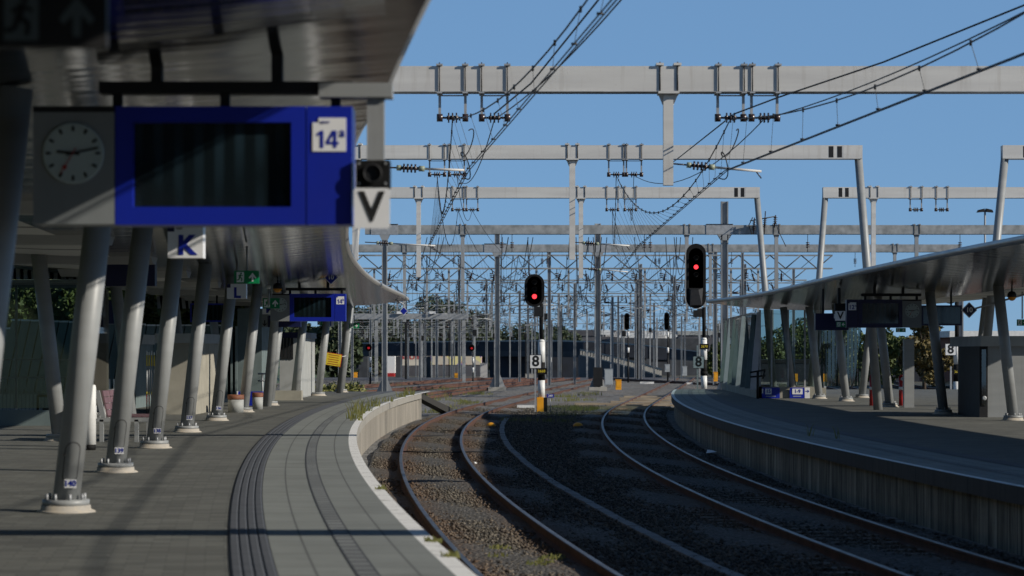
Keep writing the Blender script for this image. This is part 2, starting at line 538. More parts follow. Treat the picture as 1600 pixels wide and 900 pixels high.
M['copingR'] = wallmat('platform_coping_dirty', (0.09, 0.085, 0.075), (0.05, 0.047, 0.042), 3.0)

def soffit(name, col, rough, metal, wav, per=1.1, lw=.022):
    m, t, b = nm(name)
    uv, u, s = uvxy(t)
    idx = math_(t, 'FLOOR', math_(t, 'DIVIDE', s, per))
    wn = N(t, "ShaderNodeTexWhiteNoise"); wn.noise_dimensions = '1D'; t.links.new(idx, wn.inputs['W'])
    c = mixc(t, math_(t, 'MULTIPLY', wn.outputs[0], .5), col, tuple(x * .72 for x in col))
    c = mixc(t, line(t, s, per, lw), c, (0.01, 0.01, 0.01))
    t.links.new(c, b.inputs['Base Color'])
    b.inputs['Metallic'].default_value = metal
    b.inputs['Roughness'].default_value = rough
    mp = N(t, "ShaderNodeMapping"); mp.inputs['Scale'].default_value = (.7, 3.2, 1); t.links.new(uv, mp.inputs[0])
    n = noise(t, mp.outputs[0], .9, 2, .5)
    fr = math_(t, 'FRACT', math_(t, 'DIVIDE', s, per))
    h = math_(t, 'ADD', math_(t, 'MULTIPLY', n, 1.0), math_(t, 'MULTIPLY', math_(t, 'SINE', math_(t, 'MULTIPLY', fr, math.pi)), .25))
    bump(t, h, b, wav, .06)
    return m
M['soffit'] = soffit('soffit_aluminium', (0.15, 0.145, 0.135), .12, 1.0, .13)
M['soffitin'] = soffit('soffit_planks', (0.72, 0.72, 0.69), .5, .0, .1, 3.7, .3)
M['fascia'] = gm('canopy_fascia', (0.50, 0.48, 0.44), (0.44, 0.42, 0.39), 2, .4, .5)
M['roof'] = gm('canopy_roof', (0.42, 0.43, 0.44), (0.34, 0.35, 0.36), .8, .6, .2)

def ballast(name, brown=True):
    m, t, b = nm(name)
    uv, u, s = uvxy(t)          # u = metres from the track centre line
    g = coords(t, 'Object')
    cell = voro(t, g, 16, 'Color')
    sp = N(t, "ShaderNodeSeparateColor"); t.links.new(cell, sp.inputs[0])
    d = voro(t, g, 16, 'Distance')
    c = mixc(t, sp.outputs[0], (0.06, 0.056, 0.05), (0.18, 0.168, 0.148))
    c = mixc(t, ramp(t, d, .35, .75), c, (0.05, 0.046, 0.04))
    if not brown:
        big = voro(t, g, 5, 'Color'); s2 = N(t, "ShaderNodeSeparateColor"); t.links.new(big, s2.inputs[0])
        c = mixc(t, .55, c, mixc(t, s2.outputs[0], (0.11, 0.108, 0.10), (0.42, 0.415, 0.40)))
        c = mixc(t, math_(t, 'MULTIPLY', ramp(t, noise(t, g, .18, 5), .5, .68), .6), c, (0.16, 0.11, 0.07))
    if brown:
        au = math_(t, 'ABSOLUTE', u)
        near = math_(t, 'SUBTRACT', 1.0, ramp(t, math_(t, 'ABSOLUTE', math_(t, 'SUBTRACT', au, .78)), .06, .55))
        n = noise(t, uv, 1.2, 5)
        k = math_(t, 'MULTIPLY', near, ramp(t, n, .25, .6), clamp=True)
        c = mixc(t, math_(t, 'MULTIPLY', k, .8), c, (0.115, 0.064, 0.034))
        far = ramp(t, s, 88, 108)
        big = voro(t, g, 5, 'Color'); s2 = N(t, "ShaderNodeSeparateColor"); t.links.new(big, s2.inputs[0])
        c = mixc(t, math_(t, 'MULTIPLY', far, .55), c, mixc(t, s2.outputs[0], (0.10, 0.096, 0.09), (0.38, 0.37, 0.35)))
    t.links.new(c, b.inputs['Base Color'])
    b.inputs['Roughness'].default_value = .95
    bump(t, math_(t, 'SUBTRACT', 1.0, d), b, .8, .05)
    return m
M['ballast'] = ballast('track_ballast')
M['yard'] = ballast('yard_gravel', False)

def stonemat():
    m, t, b = nm('ballast_stones')
    g = N(t, "ShaderNodeNewGeometry")
    at = N(t, "ShaderNodeAttribute"); at.attribute_name = 'rust'
    c = mixc(t, g.outputs['Random Per Island'], (0.03, 0.027, 0.023), (0.18, 0.158, 0.125))
    c = mixc(t, math_(t, 'MULTIPLY', at.outputs['Fac'], .8), c, (0.115, 0.062, 0.032))
    t.links.new(c, b.inputs['Base Color']); b.inputs['Roughness'].default_value = .95
    return m
M['stones'] = stonemat()
M['scrub'] = gm('scrub_ground', (0.085, 0.08, 0.06), (0.045, 0.048, 0.034), .08, .95)
M['rust'] = gm('rail_rust', (0.10, 0.043, 0.025), (0.055, 0.027, 0.018), 3, .9, bmp=.2)
M['rustfar'] = gm('rail_rust_bright', (0.12, 0.052, 0.032), (0.075, 0.035, 0.024), 1.2, .9)
M['railhead'] = gm('rail_head', (0.20, 0.185, 0.175), (0.14, 0.125, 0.115), 2, .45, .9)
# ------------------------------------------------------------------ plan curves (x as a function of y)
def arc(Y, a, x0, R0, R1, y1):
    if Y < a: return x0 + (Y - a) ** 2 / (2 * R0)
    if Y < y1: return x0 + (Y - a) ** 2 / (2 * R1)
    return x0 + (y1 - a) ** 2 / (2 * R1) + (Y - y1) * (y1 - a) / R1
def trackL(Y): return arc(Y, 76, -2.25, 470, 470, 115)
def trackR(Y): return arc(Y, 60.5, 3.40, 370, 560, 112)
def edgeL(Y): return arc(Y, 75, -3.87, 460, 460, 115)
def edgeR(Y): return trackR(Y) + 1.80
def canL(Y): return edgeL(Y) - 0.30 - max(0, Y - 88) * 0.05 - float(np.interp(Y, [5, 13.7, 19, 22.5, 27, 33, 39, 60, 75, 90], [.55, .40, .26, .28, .22, .06, -.08, -.15, -.12, 0]))
_cr = [(-12, 16.0), (10, 11.9), (20, 10.6), (30, 9.7), (42, 8.95), (50, 8.72), (58, 8.55), (66, 8.52), (74, 8.62), (83, 8.5), (89, 8.15), (95, 7.6)]
def canR(Y):
    return float(np.interp(Y, [a for a, b in _cr], [b for a, b in _cr])) if not hasattr(canR, 'c') else float(np.polyval(canR.c, Y))
canR.c = np.polyfit([a for a, b in _cr], [b for a, b in _cr], 6)
ZR = -0.10           # right platform is a little lower
RAIL = -0.80
def frange(a, b, d):
    n = max(1, int(round((b - a) / d)))
    return [a + (b - a) * i / n for i in range(n + 1)]

def strip(name, ef, side, us, z, Ys, mat, kind='structure', parent=None, zf=None):
    rows = [[(ef(Y) + side * u, Y, z if zf is None else zf(u, Y)) for u in us] for Y in Ys]
    uv = [[(u, Y) for u in us] for Y in Ys]
    if side < 0:
        rows = [r[::-1] for r in rows]; uv = [r[::-1] for r in uv]
    o = ngon_grid(name, rows, mat, uv=uv, parent=parent)
    if parent is None: tag(o, kind=kind)
    return o

# ------------------------------------------------------------------ ground
def gz(Y):
    if Y < 235: return -1.0
    if Y < 600: return -1.0 - 4.4 * (Y - 235) / 365
    return -5.4
Ys = [-60, 0, 40, 80, 120, 160, 200, 235, 246]
Xs = [-2500, -600, -200, -80, -40, -20, 0, 20, 40, 80, 200, 600, 2500]
tag(ngon_grid('ground', [[(x, Y, gz(Y)) for x in Xs] for Y in Ys], M['yard'], uv=[[(x, Y) for x in Xs] for Y in Ys], smooth=False), kind='structure')

Ys = [246, 300, 400, 500, 600, 900, 1600, 3000, 6000]
tag(ngon_grid('far_ground', [[(x, Y, gz(Y)) for x in Xs] for Y in Ys], M['scrub'], uv=[[(x, Y) for x in Xs] for Y in Ys], smooth=False), kind='structure')

def bedz(u, Y): return -0.94 - (0.03 if abs(u) > 1.5 else 0) + 0.03 * math.sin(u * 2.1 + Y * .7) * (1 if abs(u) < 2 else 0)
strip('track_bed', trackL, 1, [-1.45, -1.1, -.78, -.4, 0, .4, .78, 1.1, 1.5, 2.0, 2.6], 0, frange(4, 232, 1.5), M['ballast'], zf=bedz)
strip('track_bed', trackR, 1, [-2.6, -2.0, -1.5, -1.1, -.78, -.4, 0, .4, .78, 1.1, 1.68], 0, frange(4, 232, 1.5), M['ballast'], zf=lambda u, Y: bedz(u, Y) + .004)

# loose ballast stones (nobody could count them)
def stones():
    base = np.array([(1, 0, 0), (-1, 0, 0), (0, 1, 0), (0, -1, 0), (0, 0, 1), (0, 0, -1)], float)
    fc = np.array([(0, 2, 4), (2, 1, 4), (1, 3, 4), (3, 0, 4), (2, 0, 5), (1, 2, 5), (3, 1, 5), (0, 3, 5)])
    n = 150000
    Y = 15 + 100 * rng.random(n) ** 1.7
    X, ok, ru = np.empty(n), np.ones(n, bool), np.zeros(n)
    t = rng.random(n)
    for i in range(n):
        a, b_ = edgeL(Y[i]) + .25, edgeR(Y[i]) - .2
        X[i] = a + (b_ - a) * t[i]
        for tr in (trackL, trackR):
            d = abs(abs(X[i] - tr(Y[i])) - .75)
            if d < .10: ok[i] = False
            if d < .65: ru[i] = max(ru[i], 1 - d / .65)
    X, Y, ru = X[ok], Y[ok], ru[ok]
    n = len(X)
    sz = rng.uniform(.012, .031, n)
    v = base[None] * sz[:, None, None] * rng.uniform(.55, 1.3, (n, 6, 1)) * np.array([1.15, 1.15, .8]) + rng.normal(0, .3, (n, 6, 3)) * sz[:, None, None]
    v += np.stack([X, Y, np.full(n, -.945) + rng.uniform(-.02, .02, n)], 1)[:, None]
    f = (fc[None] + 6 * np.arange(n)[:, None, None]).reshape(-1, 3)
    me = bpy.data.meshes.new('ballast_stones')
    me.vertices.add(6 * n); me.vertices.foreach_set('co', v.reshape(-1))
    me.loops.add(24 * n); me.loops.foreach_set('vertex_index', f.reshape(-1).astype(np.int32))
    me.polygons.add(8 * n); me.polygons.foreach_set('loop_start', np.arange(0, 24 * n, 3, dtype=np.int32))
    me.materials.append(M['stones'])
    me.update(calc_edges=True)
    at = me.attributes.new('rust', 'FLOAT', 'POINT')
    at.data.foreach_set('value', np.repeat(ru, 6).astype(np.float32))
    o = bpy.data.objects.new('ballast_stones', me); C.objects.link(o)
    tag(o, 'loose grey and rust brown ballast stones between the two platforms', 'ballast', kind='stuff')
stones()

# ------------------------------------------------------------------ tracks
def rail_mesh(name, tr, off, Ys, far=False, parent=None, zc=RAIL):
    prof = [(-.07, -.16), (-.07, -.145), (-.012, -.12), (-.012, -.045), (-.036, -.035), (-.036, -.005), (-.028, 0), (.028, 0), (.036, -.005), (.036, -.035), (.012, -.045), (.012, -.12), (.07, -.145), (.07, -.16)]
    rows = [[(tr(Y) + off + p[0], Y, zc + p[1]) for p in prof] for Y in Ys]
    return ngon_grid(name, rows, [M['rustfar' if far else 'rust'], M['railhead']], mi=lambda i, j: 1 if j in (5, 6, 7) else 0, parent=parent, smooth=False)

def track(label, tr, Y0, Y1, far=False, step=1.5, slp=None, zc=RAIL):
    t = thing('railway_track', label, 'railway track', (tr(Y0), Y0, -.96), 'tracks of the station yard')
    for s_ in (-.75, .75): rail_mesh('rail', tr, s_, frange(Y0, Y1, step), far, t, zc)
    if slp:
        Y, n = slp[0], 0
        while Y < slp[1] and n < 98:
            sl_ = (tr(Y + .1) - tr(Y - .1)) / .2
            R = Matrix.Rotation(-math.atan(sl_), 3, 'Z')
            b = MB(); b.box((tr(Y), Y, -1.0 + slp[2]), (2.5, .24, .2), R=R); b.build('sleeper', M[slp[3]], t)
            Y += .62; n += 1
    return t
track('curved railway track with rusty sunlit rails running beside the left platform', trackL, 4, 232, slp=(17, 75, -.052, 'sleeper'))
track('curved railway track in deep shade running beside the right platform wall', trackR, 4, 232, slp=(18, 80, -.036, 'sleeper'))
def lin(pts):
    ys, xs = [p[1] for p in pts], [p[0] for p in pts]
    c = np.polyfit(ys, xs, 2)
    return lambda Y: float(np.polyval(c, Y))
def gpx(*pp):
    return lin([((x - 800) * 9067 / (y - 550) / FPX, 9067 / (y - 550)) for x, y in pp])
for lab, f_, a, b_ in (
    ('rusty siding track whose rail passes right behind the end of the left platform', gpx((678, 614.5), (760, 604), (850, 594)), 125, 228),
    ('rusty siding track second from the end of the left platform', gpx((560, 612), (690, 602), (800, 593)), 140, 228),
    ('rusty siding track farthest to the left in front of the bridge piers', gpx((540, 604), (640, 597), (730, 591.5)), 162, 230),
    ('dark yard track crossing behind the end of the right platform', gpx((1150, 600), (1060, 596), (960, 591)), 175, 230),
    ('track passing right behind the right platform beside the fence post sign', lambda Y: 19.2 + (Y - 80) ** 2 / 2200, 55, 225),
    ('outermost track on the right under the brick building', lambda Y: 24.4 + (Y - 80) ** 2 / 2200, 60, 225)):
    track(lab, f_, a, b_, True, 4)
strip('track_bed', lambda Y: 21.8 + (Y - 80) ** 2 / 2200, 1, [-5, 0, 6, 14], -.985, frange(50, 225, 5), M['scrub'])
# wooden turnout sleepers at the far end of the right-hand track
for i, (Y, xo, L) in enumerate(((107, .2, 3.4), (110, -.1, 3.0), (113.5, .1, 3.2), (117, -.9, 4.6), (121.5, 0, 3.4), (126, .2, 3.3), (131, .1, 3.6), (136, 0, 3.4))):
    b = MB(); b.box((trackR(Y) + xo, Y, -.92), (L, .5, .12), R=Matrix.Rotation(random.uniform(-.03, .03), 3, 'Z'))
    tag(b.build('wooden_sleeper', M['wood']), 'bleached wooden turnout sleeper across the right-hand track, %s from the camera' % ['nearest', 'second', 'third', 'fourth and longest', 'fifth', 'sixth', 'seventh', 'eighth'][i], 'sleeper', 'wooden turnout sleepers')
# cable trough of concrete lids
tp = [(-.23, 92), (-.30, 80), (-.29, 74), (.02, 62), (.55, 51.6), (1.11, 42), (1.36, 39.4), (2.0, 32.2), (2.5, 27), (3.4, 20)]
tf = lin(tp)
tr_ = thing('cable_trough', 'grey concrete cable trough of lid slabs curving through the ballast between the tracks', 'cable trough', (tf(30), 30, -.94))
Y = 19.0; k = 0
while Y < 92 and k < 98:
    b = MB(); b.box((tf(Y) + random.uniform(-.012, .012), Y, -.945 + random.uniform(-.006, .006)), (.16, .72, .07), R=Matrix.Rotation(-math.atan((tf(Y + 1) - tf(Y - 1)) / 2), 3, 'Z'))
    b.build('lid', M['trough'], tr_)
    Y += .745; k += 1

tag(ngon_grid('dark_yard_strip', [[(x, Y, -.985 if Y < 236 else -1.0) for x in (-90, 90)] for Y in (222, 235, 246)], M['roofdark'], uv=[[(x, Y) for x in (-90, 90)] for Y in (222, 235, 246)]), kind='structure')  # flat dark strip across the far end of the yard

# ------------------------------------------------------------------ platforms
YL = frange(-12, 98, 1.0)
def endL(Y): return 0
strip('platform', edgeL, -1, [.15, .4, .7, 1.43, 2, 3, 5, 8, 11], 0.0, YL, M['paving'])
strip('platform_edge_line', edgeL, -1, [0, .15], 0.0, YL, M['nosing'])
strip('marking_strip', edgeL, -1, [.69, .86], .004, YL, M['ladder'])
for k in range(4):
    u0 = 1.43 + k * .083
    rows = [[(edgeL(Y) - u, Y, z) for u, z in ((u0 + .078, .004), (u0 + .066, .011), (u0 + .012, .011), (u0, .004))] for Y in YL]
    tag(ngon_grid('guide_strip', rows, M['tactile'], smooth=False), kind='structure')
strip('guide_strip_base', edgeL, -1, [1.42, 1.77], .003, YL, M['dark'])

def wall(name, ef, side, Y0, Y1, ztop, ch, mats, label, side_end=True, set_=.12):
    t = thing(name, label, 'platform wall', (ef(Y0), Y0, -1.0))
    Ys = frange(Y0, Y1, 1.0)
    # coping
    rows = [[(ef(Y) + side * u, Y, z) for u, z in ((0, ztop - .004), (0, ztop - ch), (set_ + .02, ztop - ch))] for Y in Ys]
    uv = [[(Y, z) for z in (0, ch, ch + .1)] for Y in Ys]
    ngon_grid('coping', rows, mats[0], uv=uv, parent=t, smooth=False)
    rows = [[(ef(Y) + side * set_, Y, z) for z in (ztop - ch + .01, ztop - ch - .3, -1.05)] for Y in Ys]
    uv = [[(Y, z) for z in (ztop - ch, ztop - ch - .3, -1.05)] for Y in Ys]
    ngon_grid('wall_panels', rows, mats[1], uv=uv, parent=t, smooth=False)
    b = MB(); e = ef(Y1)
    b.add([(e, Y1, ztop - .004), (e + side * 11, Y1, ztop - .004), (e + side * 11, Y1, -1.05), (e, Y1, -1.05)], [(0, 1, 2, 3)])
    b.build('end_wall', M['concrete'], t)
    return t
wL = wall('platform_wall', edgeL, -1, -12, 93.5, 0, .2, (M['coping'], M['wallL']), 'pale concrete retaining wall and coping of the left platform beside the sunlit track')
# sloping end ramp of the left coping
b = MB()
e0, e1 = edgeL(93.5), edgeL(98) + .6
b.hexa([(e0 - .3, 93.5, -.22), (e0 + .02, 93.5, -.22), (e1 + .25, 99.5, -1.0), (e1 - .1, 99.5, -1.0)], [(e0 - .3, 93.5, -.006), (e0 + .02, 93.5, -.006), (e1 + .25, 99.5, -.72), (e1 - .1, 99.5, -.72)])
b.build('end_ramp', M['coping'], wL)

YR = frange(4, 110, 1.0)
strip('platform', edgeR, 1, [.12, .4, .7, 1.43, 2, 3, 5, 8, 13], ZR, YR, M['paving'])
strip('platform_edge_line', edgeR, 1, [0, .12], ZR, YR, M['nosing'])
strip('guide_strip', edgeR, 1, [1.43, 1.75], ZR + .006, YR, M['tactile'])
strip('marking_strip', edgeR, 1, [.69, .86], ZR + .004, YR, M['ladder'])
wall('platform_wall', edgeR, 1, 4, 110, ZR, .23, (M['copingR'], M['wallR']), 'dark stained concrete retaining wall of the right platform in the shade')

# ------------------------------------------------------------------ canopies
PROF = [(0, 3.60), (.5, 3.555), (1.2, 3.47), (2.4, 3.38), (3.4, 3.335), (4.25, 3.325), (5.1, 3.335), (6.1, 3.38), (7.3, 3.47), (8.0, 3.555), (8.5, 3.60)]
def canopy(label, ef, side, zb, Ya, Yb, sub):
    t = thing('platform_canopy', label, 'canopy', (ef(Yb) + side * 4.2, Yb, zb + 3.3))
    Ys = frange(Ya, Yb, 1.0)
    def sec(name, pts, mat, smooth=True):
        rows = [[(ef(Y) + side * u, Y, zb + z) for u, z in pts] for Y in Ys]
        uv = [[(u, Y) for u, z in pts] for Y in Ys]
        if side < 0: rows = [r[::-1] for r in rows]; uv = [r[::-1] for r in uv]
        return ngon_grid(name, rows, mat, uv=uv, parent=t, smooth=smooth)
    sec('soffit', PROF[:6], M['soffit'])
    sec('inner_soffit', PROF[5:], M['soffitin'])
    lip = [(.0, 3.60), (-.05, 3.64), (-.06, 3.69), (-.02, 3.74), (.1, 3.76)]
    sec('edge_fascia', lip, M['fascia'])
    sec('edge_fascia', [(8.5 - u, z) for u, z in lip], M['fascia'])
    sec('roof', [(.1, 3.76), (2.4, 3.62), (4.25, 3.58), (6.1, 3.62), (8.4, 3.76)], M['roof'])
    b = MB(); e = ef(Yb)
    pts = PROF + [(8.5 - u, z) for u, z in lip[1:]] + [(4.25, 3.58)] + [(u, z) for u, z in lip[::-1][:-1]]
    b.add([(e + side * u, Yb + .0, zb + z) for u, z in pts], [tuple(range(len(pts)))])
    b.build('end_fascia', M['fascia'], t)
    # slatted strip lights of the far wing
    if sub:
        for Y in frange(20, 84, 8.0):       # cross beams under the inner soffit
            b = MB()
            b.hexa([(ef(Y) - 3.5, Y, 3.2), (ef(Y) - 3.5, Y + .3, 3.2), (ef(Y) - 6.2, Y + .5, 3.22), (ef(Y) - 6.2, Y - .2, 3.22)][::-1],
                   [(ef(Y) - 3.5, Y - .3, 3.34), (ef(Y) - 3.5, Y + .6, 3.34), (ef(Y) - 6.2, Y + .9, 3.37), (ef(Y) - 6.2, Y - .6, 3.37)][::-1])
            b.build('cross_beam', M['column'], t)
    return t
canopy('long curved aluminium canopy over the left platform with its swooping edge', canL, -1, 0, -12, 94.5, True)
canopy('curved aluminium canopy over the right platform seen from its shaded underside', canR, 1, ZR, 4, 94.5, False)

# ------------------------------------------------------------------ what stands round the view: hillside, and an unseen block added against sky light
tag(ngon_grid('hillside', [[(x, Y, z + .5 * math.sin(Y * .21 + x)) for x, z in ((-90, 13), (-50, 11), (-34, 8), (-24, 4.0), (-19, -1.2))] for Y in frange(-60, 240, 10)], M['leafdark'], uv=[[(x, Y) for x in range(5)] for Y in frange(-60, 240, 10)]), kind='structure')
t = thing('sky_blocker', 'unseen dark block added behind the viewpoint to keep out sky light', 'sky blocker', (-10, -30, 0))
b = MB(); b.bbox((-55, -40, 5.0), (24, -30, 22)); b.build('upper_block', M['navy'], t)
for x in (-54, -36, -18, -8.5, 24): b = MB(); b.bbox((x - .5, -31.5, -1), (x + .5, -30.5, 5.0)); b.build('pier', M['concrete'], t)
b = MB(); b.bbox((-55, -40, -1), (24, -39, 5)); b.build('rear_block', M['dark'], t)
for k in range(4): b = MB(); b.bbox((-55, -30.1, 8 + k * 4), (24, -29.95, 8.4 + k * 4)); b.build('ledge', M['panelgrey'], t)

# ------------------------------------------------------------------ leaning canopy columns
def column_proto(label, group, z1=3.36, bolts=8, lean=.115):
    t = thing('canopy_column', label, 'column', (0, 0, 0), group)
    b = MB(); b.tube((0, 0, .1), (lean * (z1 - .1), 0, z1), .135, .135, 20); b.build('shaft', M['column'], t)
    b = MB(); b.lathe((0, 0, 0), [(.30, 0), (.275, .02), (.25, .025), (.245, .07)], 24); b.build('grout_ring', M['grout'], t)
    b = MB(); b.lathe((0, 0, .07), [(.235, 0), (.235, .055), (.13, .057)], 24); p = b.build('base_plate', M['column'], t)
    for k in range(bolts):
        a = 2 * math.pi * (k + .5) / bolts
        b = MB(); b.tube((.19 * math.cos(a), .19 * math.sin(a), .12), (.19 * math.cos(a), .19 * math.sin(a), .185), .017, .015, 6)
        b.build('bolt', M['steel'], p)
    if bolts:
        b = MB()                                  # oval inspection hatch hugging the shaft
        def edge(g):                              # oval outline, two rounded ends
            pts = []
            for i in range(40):
                a = 2 * math.pi * i / 40; c_, s_ = math.cos(a), math.sin(a)
                z = .50 + (.125 if s_ >= 0 else -.125) + (.075 + g) * s_; wv = (.075 + g) * c_
                ang = -math.pi / 2 + .25 + wv / .135
                pts.append((lean * (z - .1) + .1372 * math.cos(ang), .1372 * math.sin(ang), z))
            return pts
        o_, i_ = edge(.004), edge(-.004)
        b.add(o_ + i_, [(k, (k + 1) % 40, 40 + (k + 1) % 40, 40 + k) for k in range(40)], 1)
        b.box((lean * .48 - .045, -.136, .58), (.022, .014, .022), 1)
        b.build('hatch', [M['hatch'], M['dark']], t)
    return t
def num_plate(col, s_):
    X, Y = col.location.x, col.location.y
    z = .29
    LOC[col.name] = Vector(col.location)
    b = MB(); b.box((X + z * .115 + .035, Y - .137, z), (.115, .012, .085)); p = b.build('number_plate', M['whitesign'], col)
    text(s_, .08, (X + z * .115 + .035, Y - .1445, z), M['lblue'], p, bold=.002)

colY = [16.1, 24.2, 32.2, 40.3, 48.3, 56.4, 64.4, 72.5, 80.5, 88.4, 96.2]
c0 = column_proto('grey leaning canopy column nearest the camera, cut off by the left picture edge', 'leaning columns in the track-side row of the left platform')
cfar = column_proto('x', 'leaning columns in the track-side row of the left platform', bolts=0)
words = ['nearest', 'grey leaning column with plate 140 at its foot, in front of the white post', 'grey leaning column with plate 139 at its foot, in front of the bench',
         'grey leaning column with plate 138 at its foot, just under the K sign', 'grey leaning column with plate 137, fourth full one of the left platform',
         'grey leaning column with plate 136, standing under the L sign', 'grey leaning column right of the first rusty planter, under the green exit sign',
         'grey leaning column right of the second planter, under the M sign', 'grey leaning column in front of the grey stair wall, below the far clock',
         'grey leaning column left of the tilted yellow warning sign', 'grey leaning column right of the tilted yellow warning sign, last of the left platform']
for i, Y in enumerate(colY):
    X = edgeL(Y) - (3.6 if i == 0 else 3.4) if Y < 90 else (533 - 800) * Y / FPX
    rz = -math.atan((edgeL(Y + .5) - edgeL(Y - .5))) * .6
    if i == 0: o = c0; o.location = (X, Y, 0)
    elif i < 6: o = copy_tree(c0, (X, Y, 0), rz, words[i])
    else: o = copy_tree(cfar, (X, Y, 0), rz, words[i])
    LOC[o.name] = Vector((X, Y, 0))
    if 1 <= i <= 5: o.rotation_euler = (0, 0, 0); num_plate(o, str(141 - i))
bpy.data.objects.remove
for k in kids(cfar): bpy.data.objects.remove(k)
bpy.data.objects.remove(cfar)
for i, Y in enumerate((31, 43.5, 56, 68, 77, 86.5)):
    t = column_proto(['grey column of the rear row leaning away from the track behind the near columns', 'dark grey rear-row column leaning left beside the leaning panel wall', 'rear-row column leaning left behind the lift box',
                      'rear-row column leaning left between the two planters', 'rear-row column leaning left in front of the grey stair wall', 'rear-row column leaning left behind the yellow warning sign pole'][i], 'leaning columns in the rear row of the left platform', bolts=0)
    t.location = (edgeL(Y) - 5.35, Y, 0); t.rotation_euler = (0, 0, math.pi)
rc = [((1280, 623), 'leaning column of the right platform beside the blue 1-9 sign'), ((1322, 627), 'leaning column of the right platform left of the first red hydrant post'),
      ((1390, 636), 'leaning column of the right platform between the two red hydrant posts'), ((1474, 647), 'dark leaning column of the right platform left of the white 8 board'),
      ((1583, 657), 'dark leaning column of the right platform in front of the pale lift box')]
for (x, y), lab in rc:
    Y = 1.7 * FPX / (y - 550)
    t = column_proto(lab, 'leaning columns in the track-side row of the right platform', bolts=6)
    t.location = ((x - 800) * Y / FPX, Y, ZR); t.rotation_euler = (0, 0, math.pi)
    for k in kids(t):
        if k.name.startswith('hatch'): bpy.data.objects.remove(k)
for (x, y), lab in (((1240, 622), 'leaning column seen through the glass stair enclosure, left one'), ((1347, 621.5), 'sunlit column of the right platform rear row leaning right beside the stair rail'),
                    ((1523, 636), 'rear-row column of the right platform leaning right in front of the striped signal mast'), ((1268, 618), 'sunlit column leaning right behind the glass stair enclosure')):
    Y = 1.7 * FPX / (y - 550)
    t = column_proto(lab, 'leaning columns in the rear row of the right platform', bolts=0)
    t.location = ((x - 800) * Y / FPX, Y, ZR)
    if x == 1240: t.rotation_euler = (0, 0, math.pi)
# ------------------------------------------------------------------ overhead line gantries
def sagline(a, b, sag, n=16):
    a, b = Vector(a), Vector(b)
    return [a.lerp(b, i / n) - Vector((0, 0, 4 * sag * (i / n) * (1 - i / n))) for i in range(n + 1)]
def insul_string(b, c, d, L=.26, r=.055, n=4, mi=0):
    """ribbed insulator along direction d"""
    c, d = Vector(c), Vector(d).normalized()
    b.tube(c - d * L / 2, c + d * L / 2, r * .4, n=6, mi=mi)
    for i in range(n):
        p = c + d * L * ((i + .5) / n - .5)
        b.tube(p - d * .012, p + d * .012, r, n=8, mi=mi)

def hanger(t, X, Y, ztop, h, dp, drop=.40, w_=.44):
    """two straps round the beam carrying a horizontal insulator"""
    b = MB()
    for s_ in (-1, 1):
        x = X + s_ * w_ / 2
        for yy in (Y - dp / 2 - .02, Y + dp / 2 + .02):
            b.tube((x, yy, ztop + .06), (x, yy, ztop - h - .06), .012, n=6, mi=1)
        b.box((x, Y, ztop + .02), (.11, dp + .1, .03)); b.box((x, Y, ztop - h - .025), (.09, dp + .1, .03))
        b.box((x, Y, ztop - h - .04 - drop / 2), (.045, .05, drop))
    b.box((X, Y, ztop - h - .06), (w_, .03, .02))
    o = b.build('hanger', [M['steel'], M['wire']], t)
    b = MB(); z = ztop - h - .04 - drop
    b.tube((X - w_ / 2 - .04, Y, z), (X + w_ / 2 + .04, Y, z), .018, n=6)
    for s_ in (-1, 1): b.tube((X + s_ * (w_ / 2 + .05), Y, z), (X + s_ * (w_ / 2 - .05), Y, z), .07, n=8)
    insul_string(b, (X, Y, z), (1, 0, 0), .20, .09, 3)
    b.build('insulator', M['insul'], t)
    return Vector((X, Y, z - .02))

def drop_post(t, X, Y, ztop, h, zb, w_=.17, dp=.3, mat='gantry'):
    b = MB()
    b.box((X, Y, (ztop - h + zb) / 2 - .02), (w_, w_ * .9, ztop - h - zb - .06))
    b.box((X, Y, ztop - h - .02), (.36, dp + .1, .04))
    for s_ in (-1, 1): b.hexa([(X + s_ * w_ / 2 - .01, Y - .02, ztop - h - .22), (X + s_ * w_ / 2 + .01, Y - .02, ztop - h - .22), (X + s_ * w_ / 2 + .01, Y + .02, ztop - h - .22), (X + s_ * w_ / 2 - .01, Y + .02, ztop - h - .22)],
                              [(X + s_ * .09 - .08, Y - .02, ztop - h - .04), (X + s_ * .09 + .08, Y - .02, ztop - h - .04), (X + s_ * .09 + .08, Y + .02, ztop - h - .04), (X + s_ * .09 - .08, Y + .02, ztop - h - .04)])
    for s_ in (-1, 1):
        b.tube((X + s_ * .15, Y - dp / 2 - .02, ztop + .07), (X + s_ * .15, Y - dp / 2 - .02, ztop - h - .02), .014, n=6, mi=1)
        b.box((X + s_ * .15, Y, ztop + .03), (.13, dp + .12, .04))
    return b.build('drop_post', [M[mat], M['wire']], t)

def steady_arm(t, X0, X1, Y, z0, z1):
    b = MB()
    d = Vector((X1 - X0, 0, z1 - z0)); L = d.length; d.normalize()
    p0 = Vector((X0, Y, z0))
    b.tube(p0 - d * .12, p0 + d * .25, .014, n=6, mi=1)
    b.tube(p0 + d * .22, p0 + d * .30, .05, n=8, mi=2)
    b.tube(p0 + d * .30, p0 + d * .62, .03, n=8, mi=1)
    for i in range(4): b.tube(p0 + d * (.33 + i * .065), p0 + d * (.36 + i * .065), .075, n=10, mi=1)
    b.tube(p0 + d * .6, p0 + d * .7, .05, n=8, mi=2)
    b.tube(p0 + d * .7, p0 + d * L, .022, n=8, mi=0)
    b.tube(p0 + d * (L - .1), p0 + d * L + Vector((0, 0, -.12)), .012, n=5, mi=1)
    b.build('steady_arm', [M['gantry'], M['insul'], M['insul_green']], t)

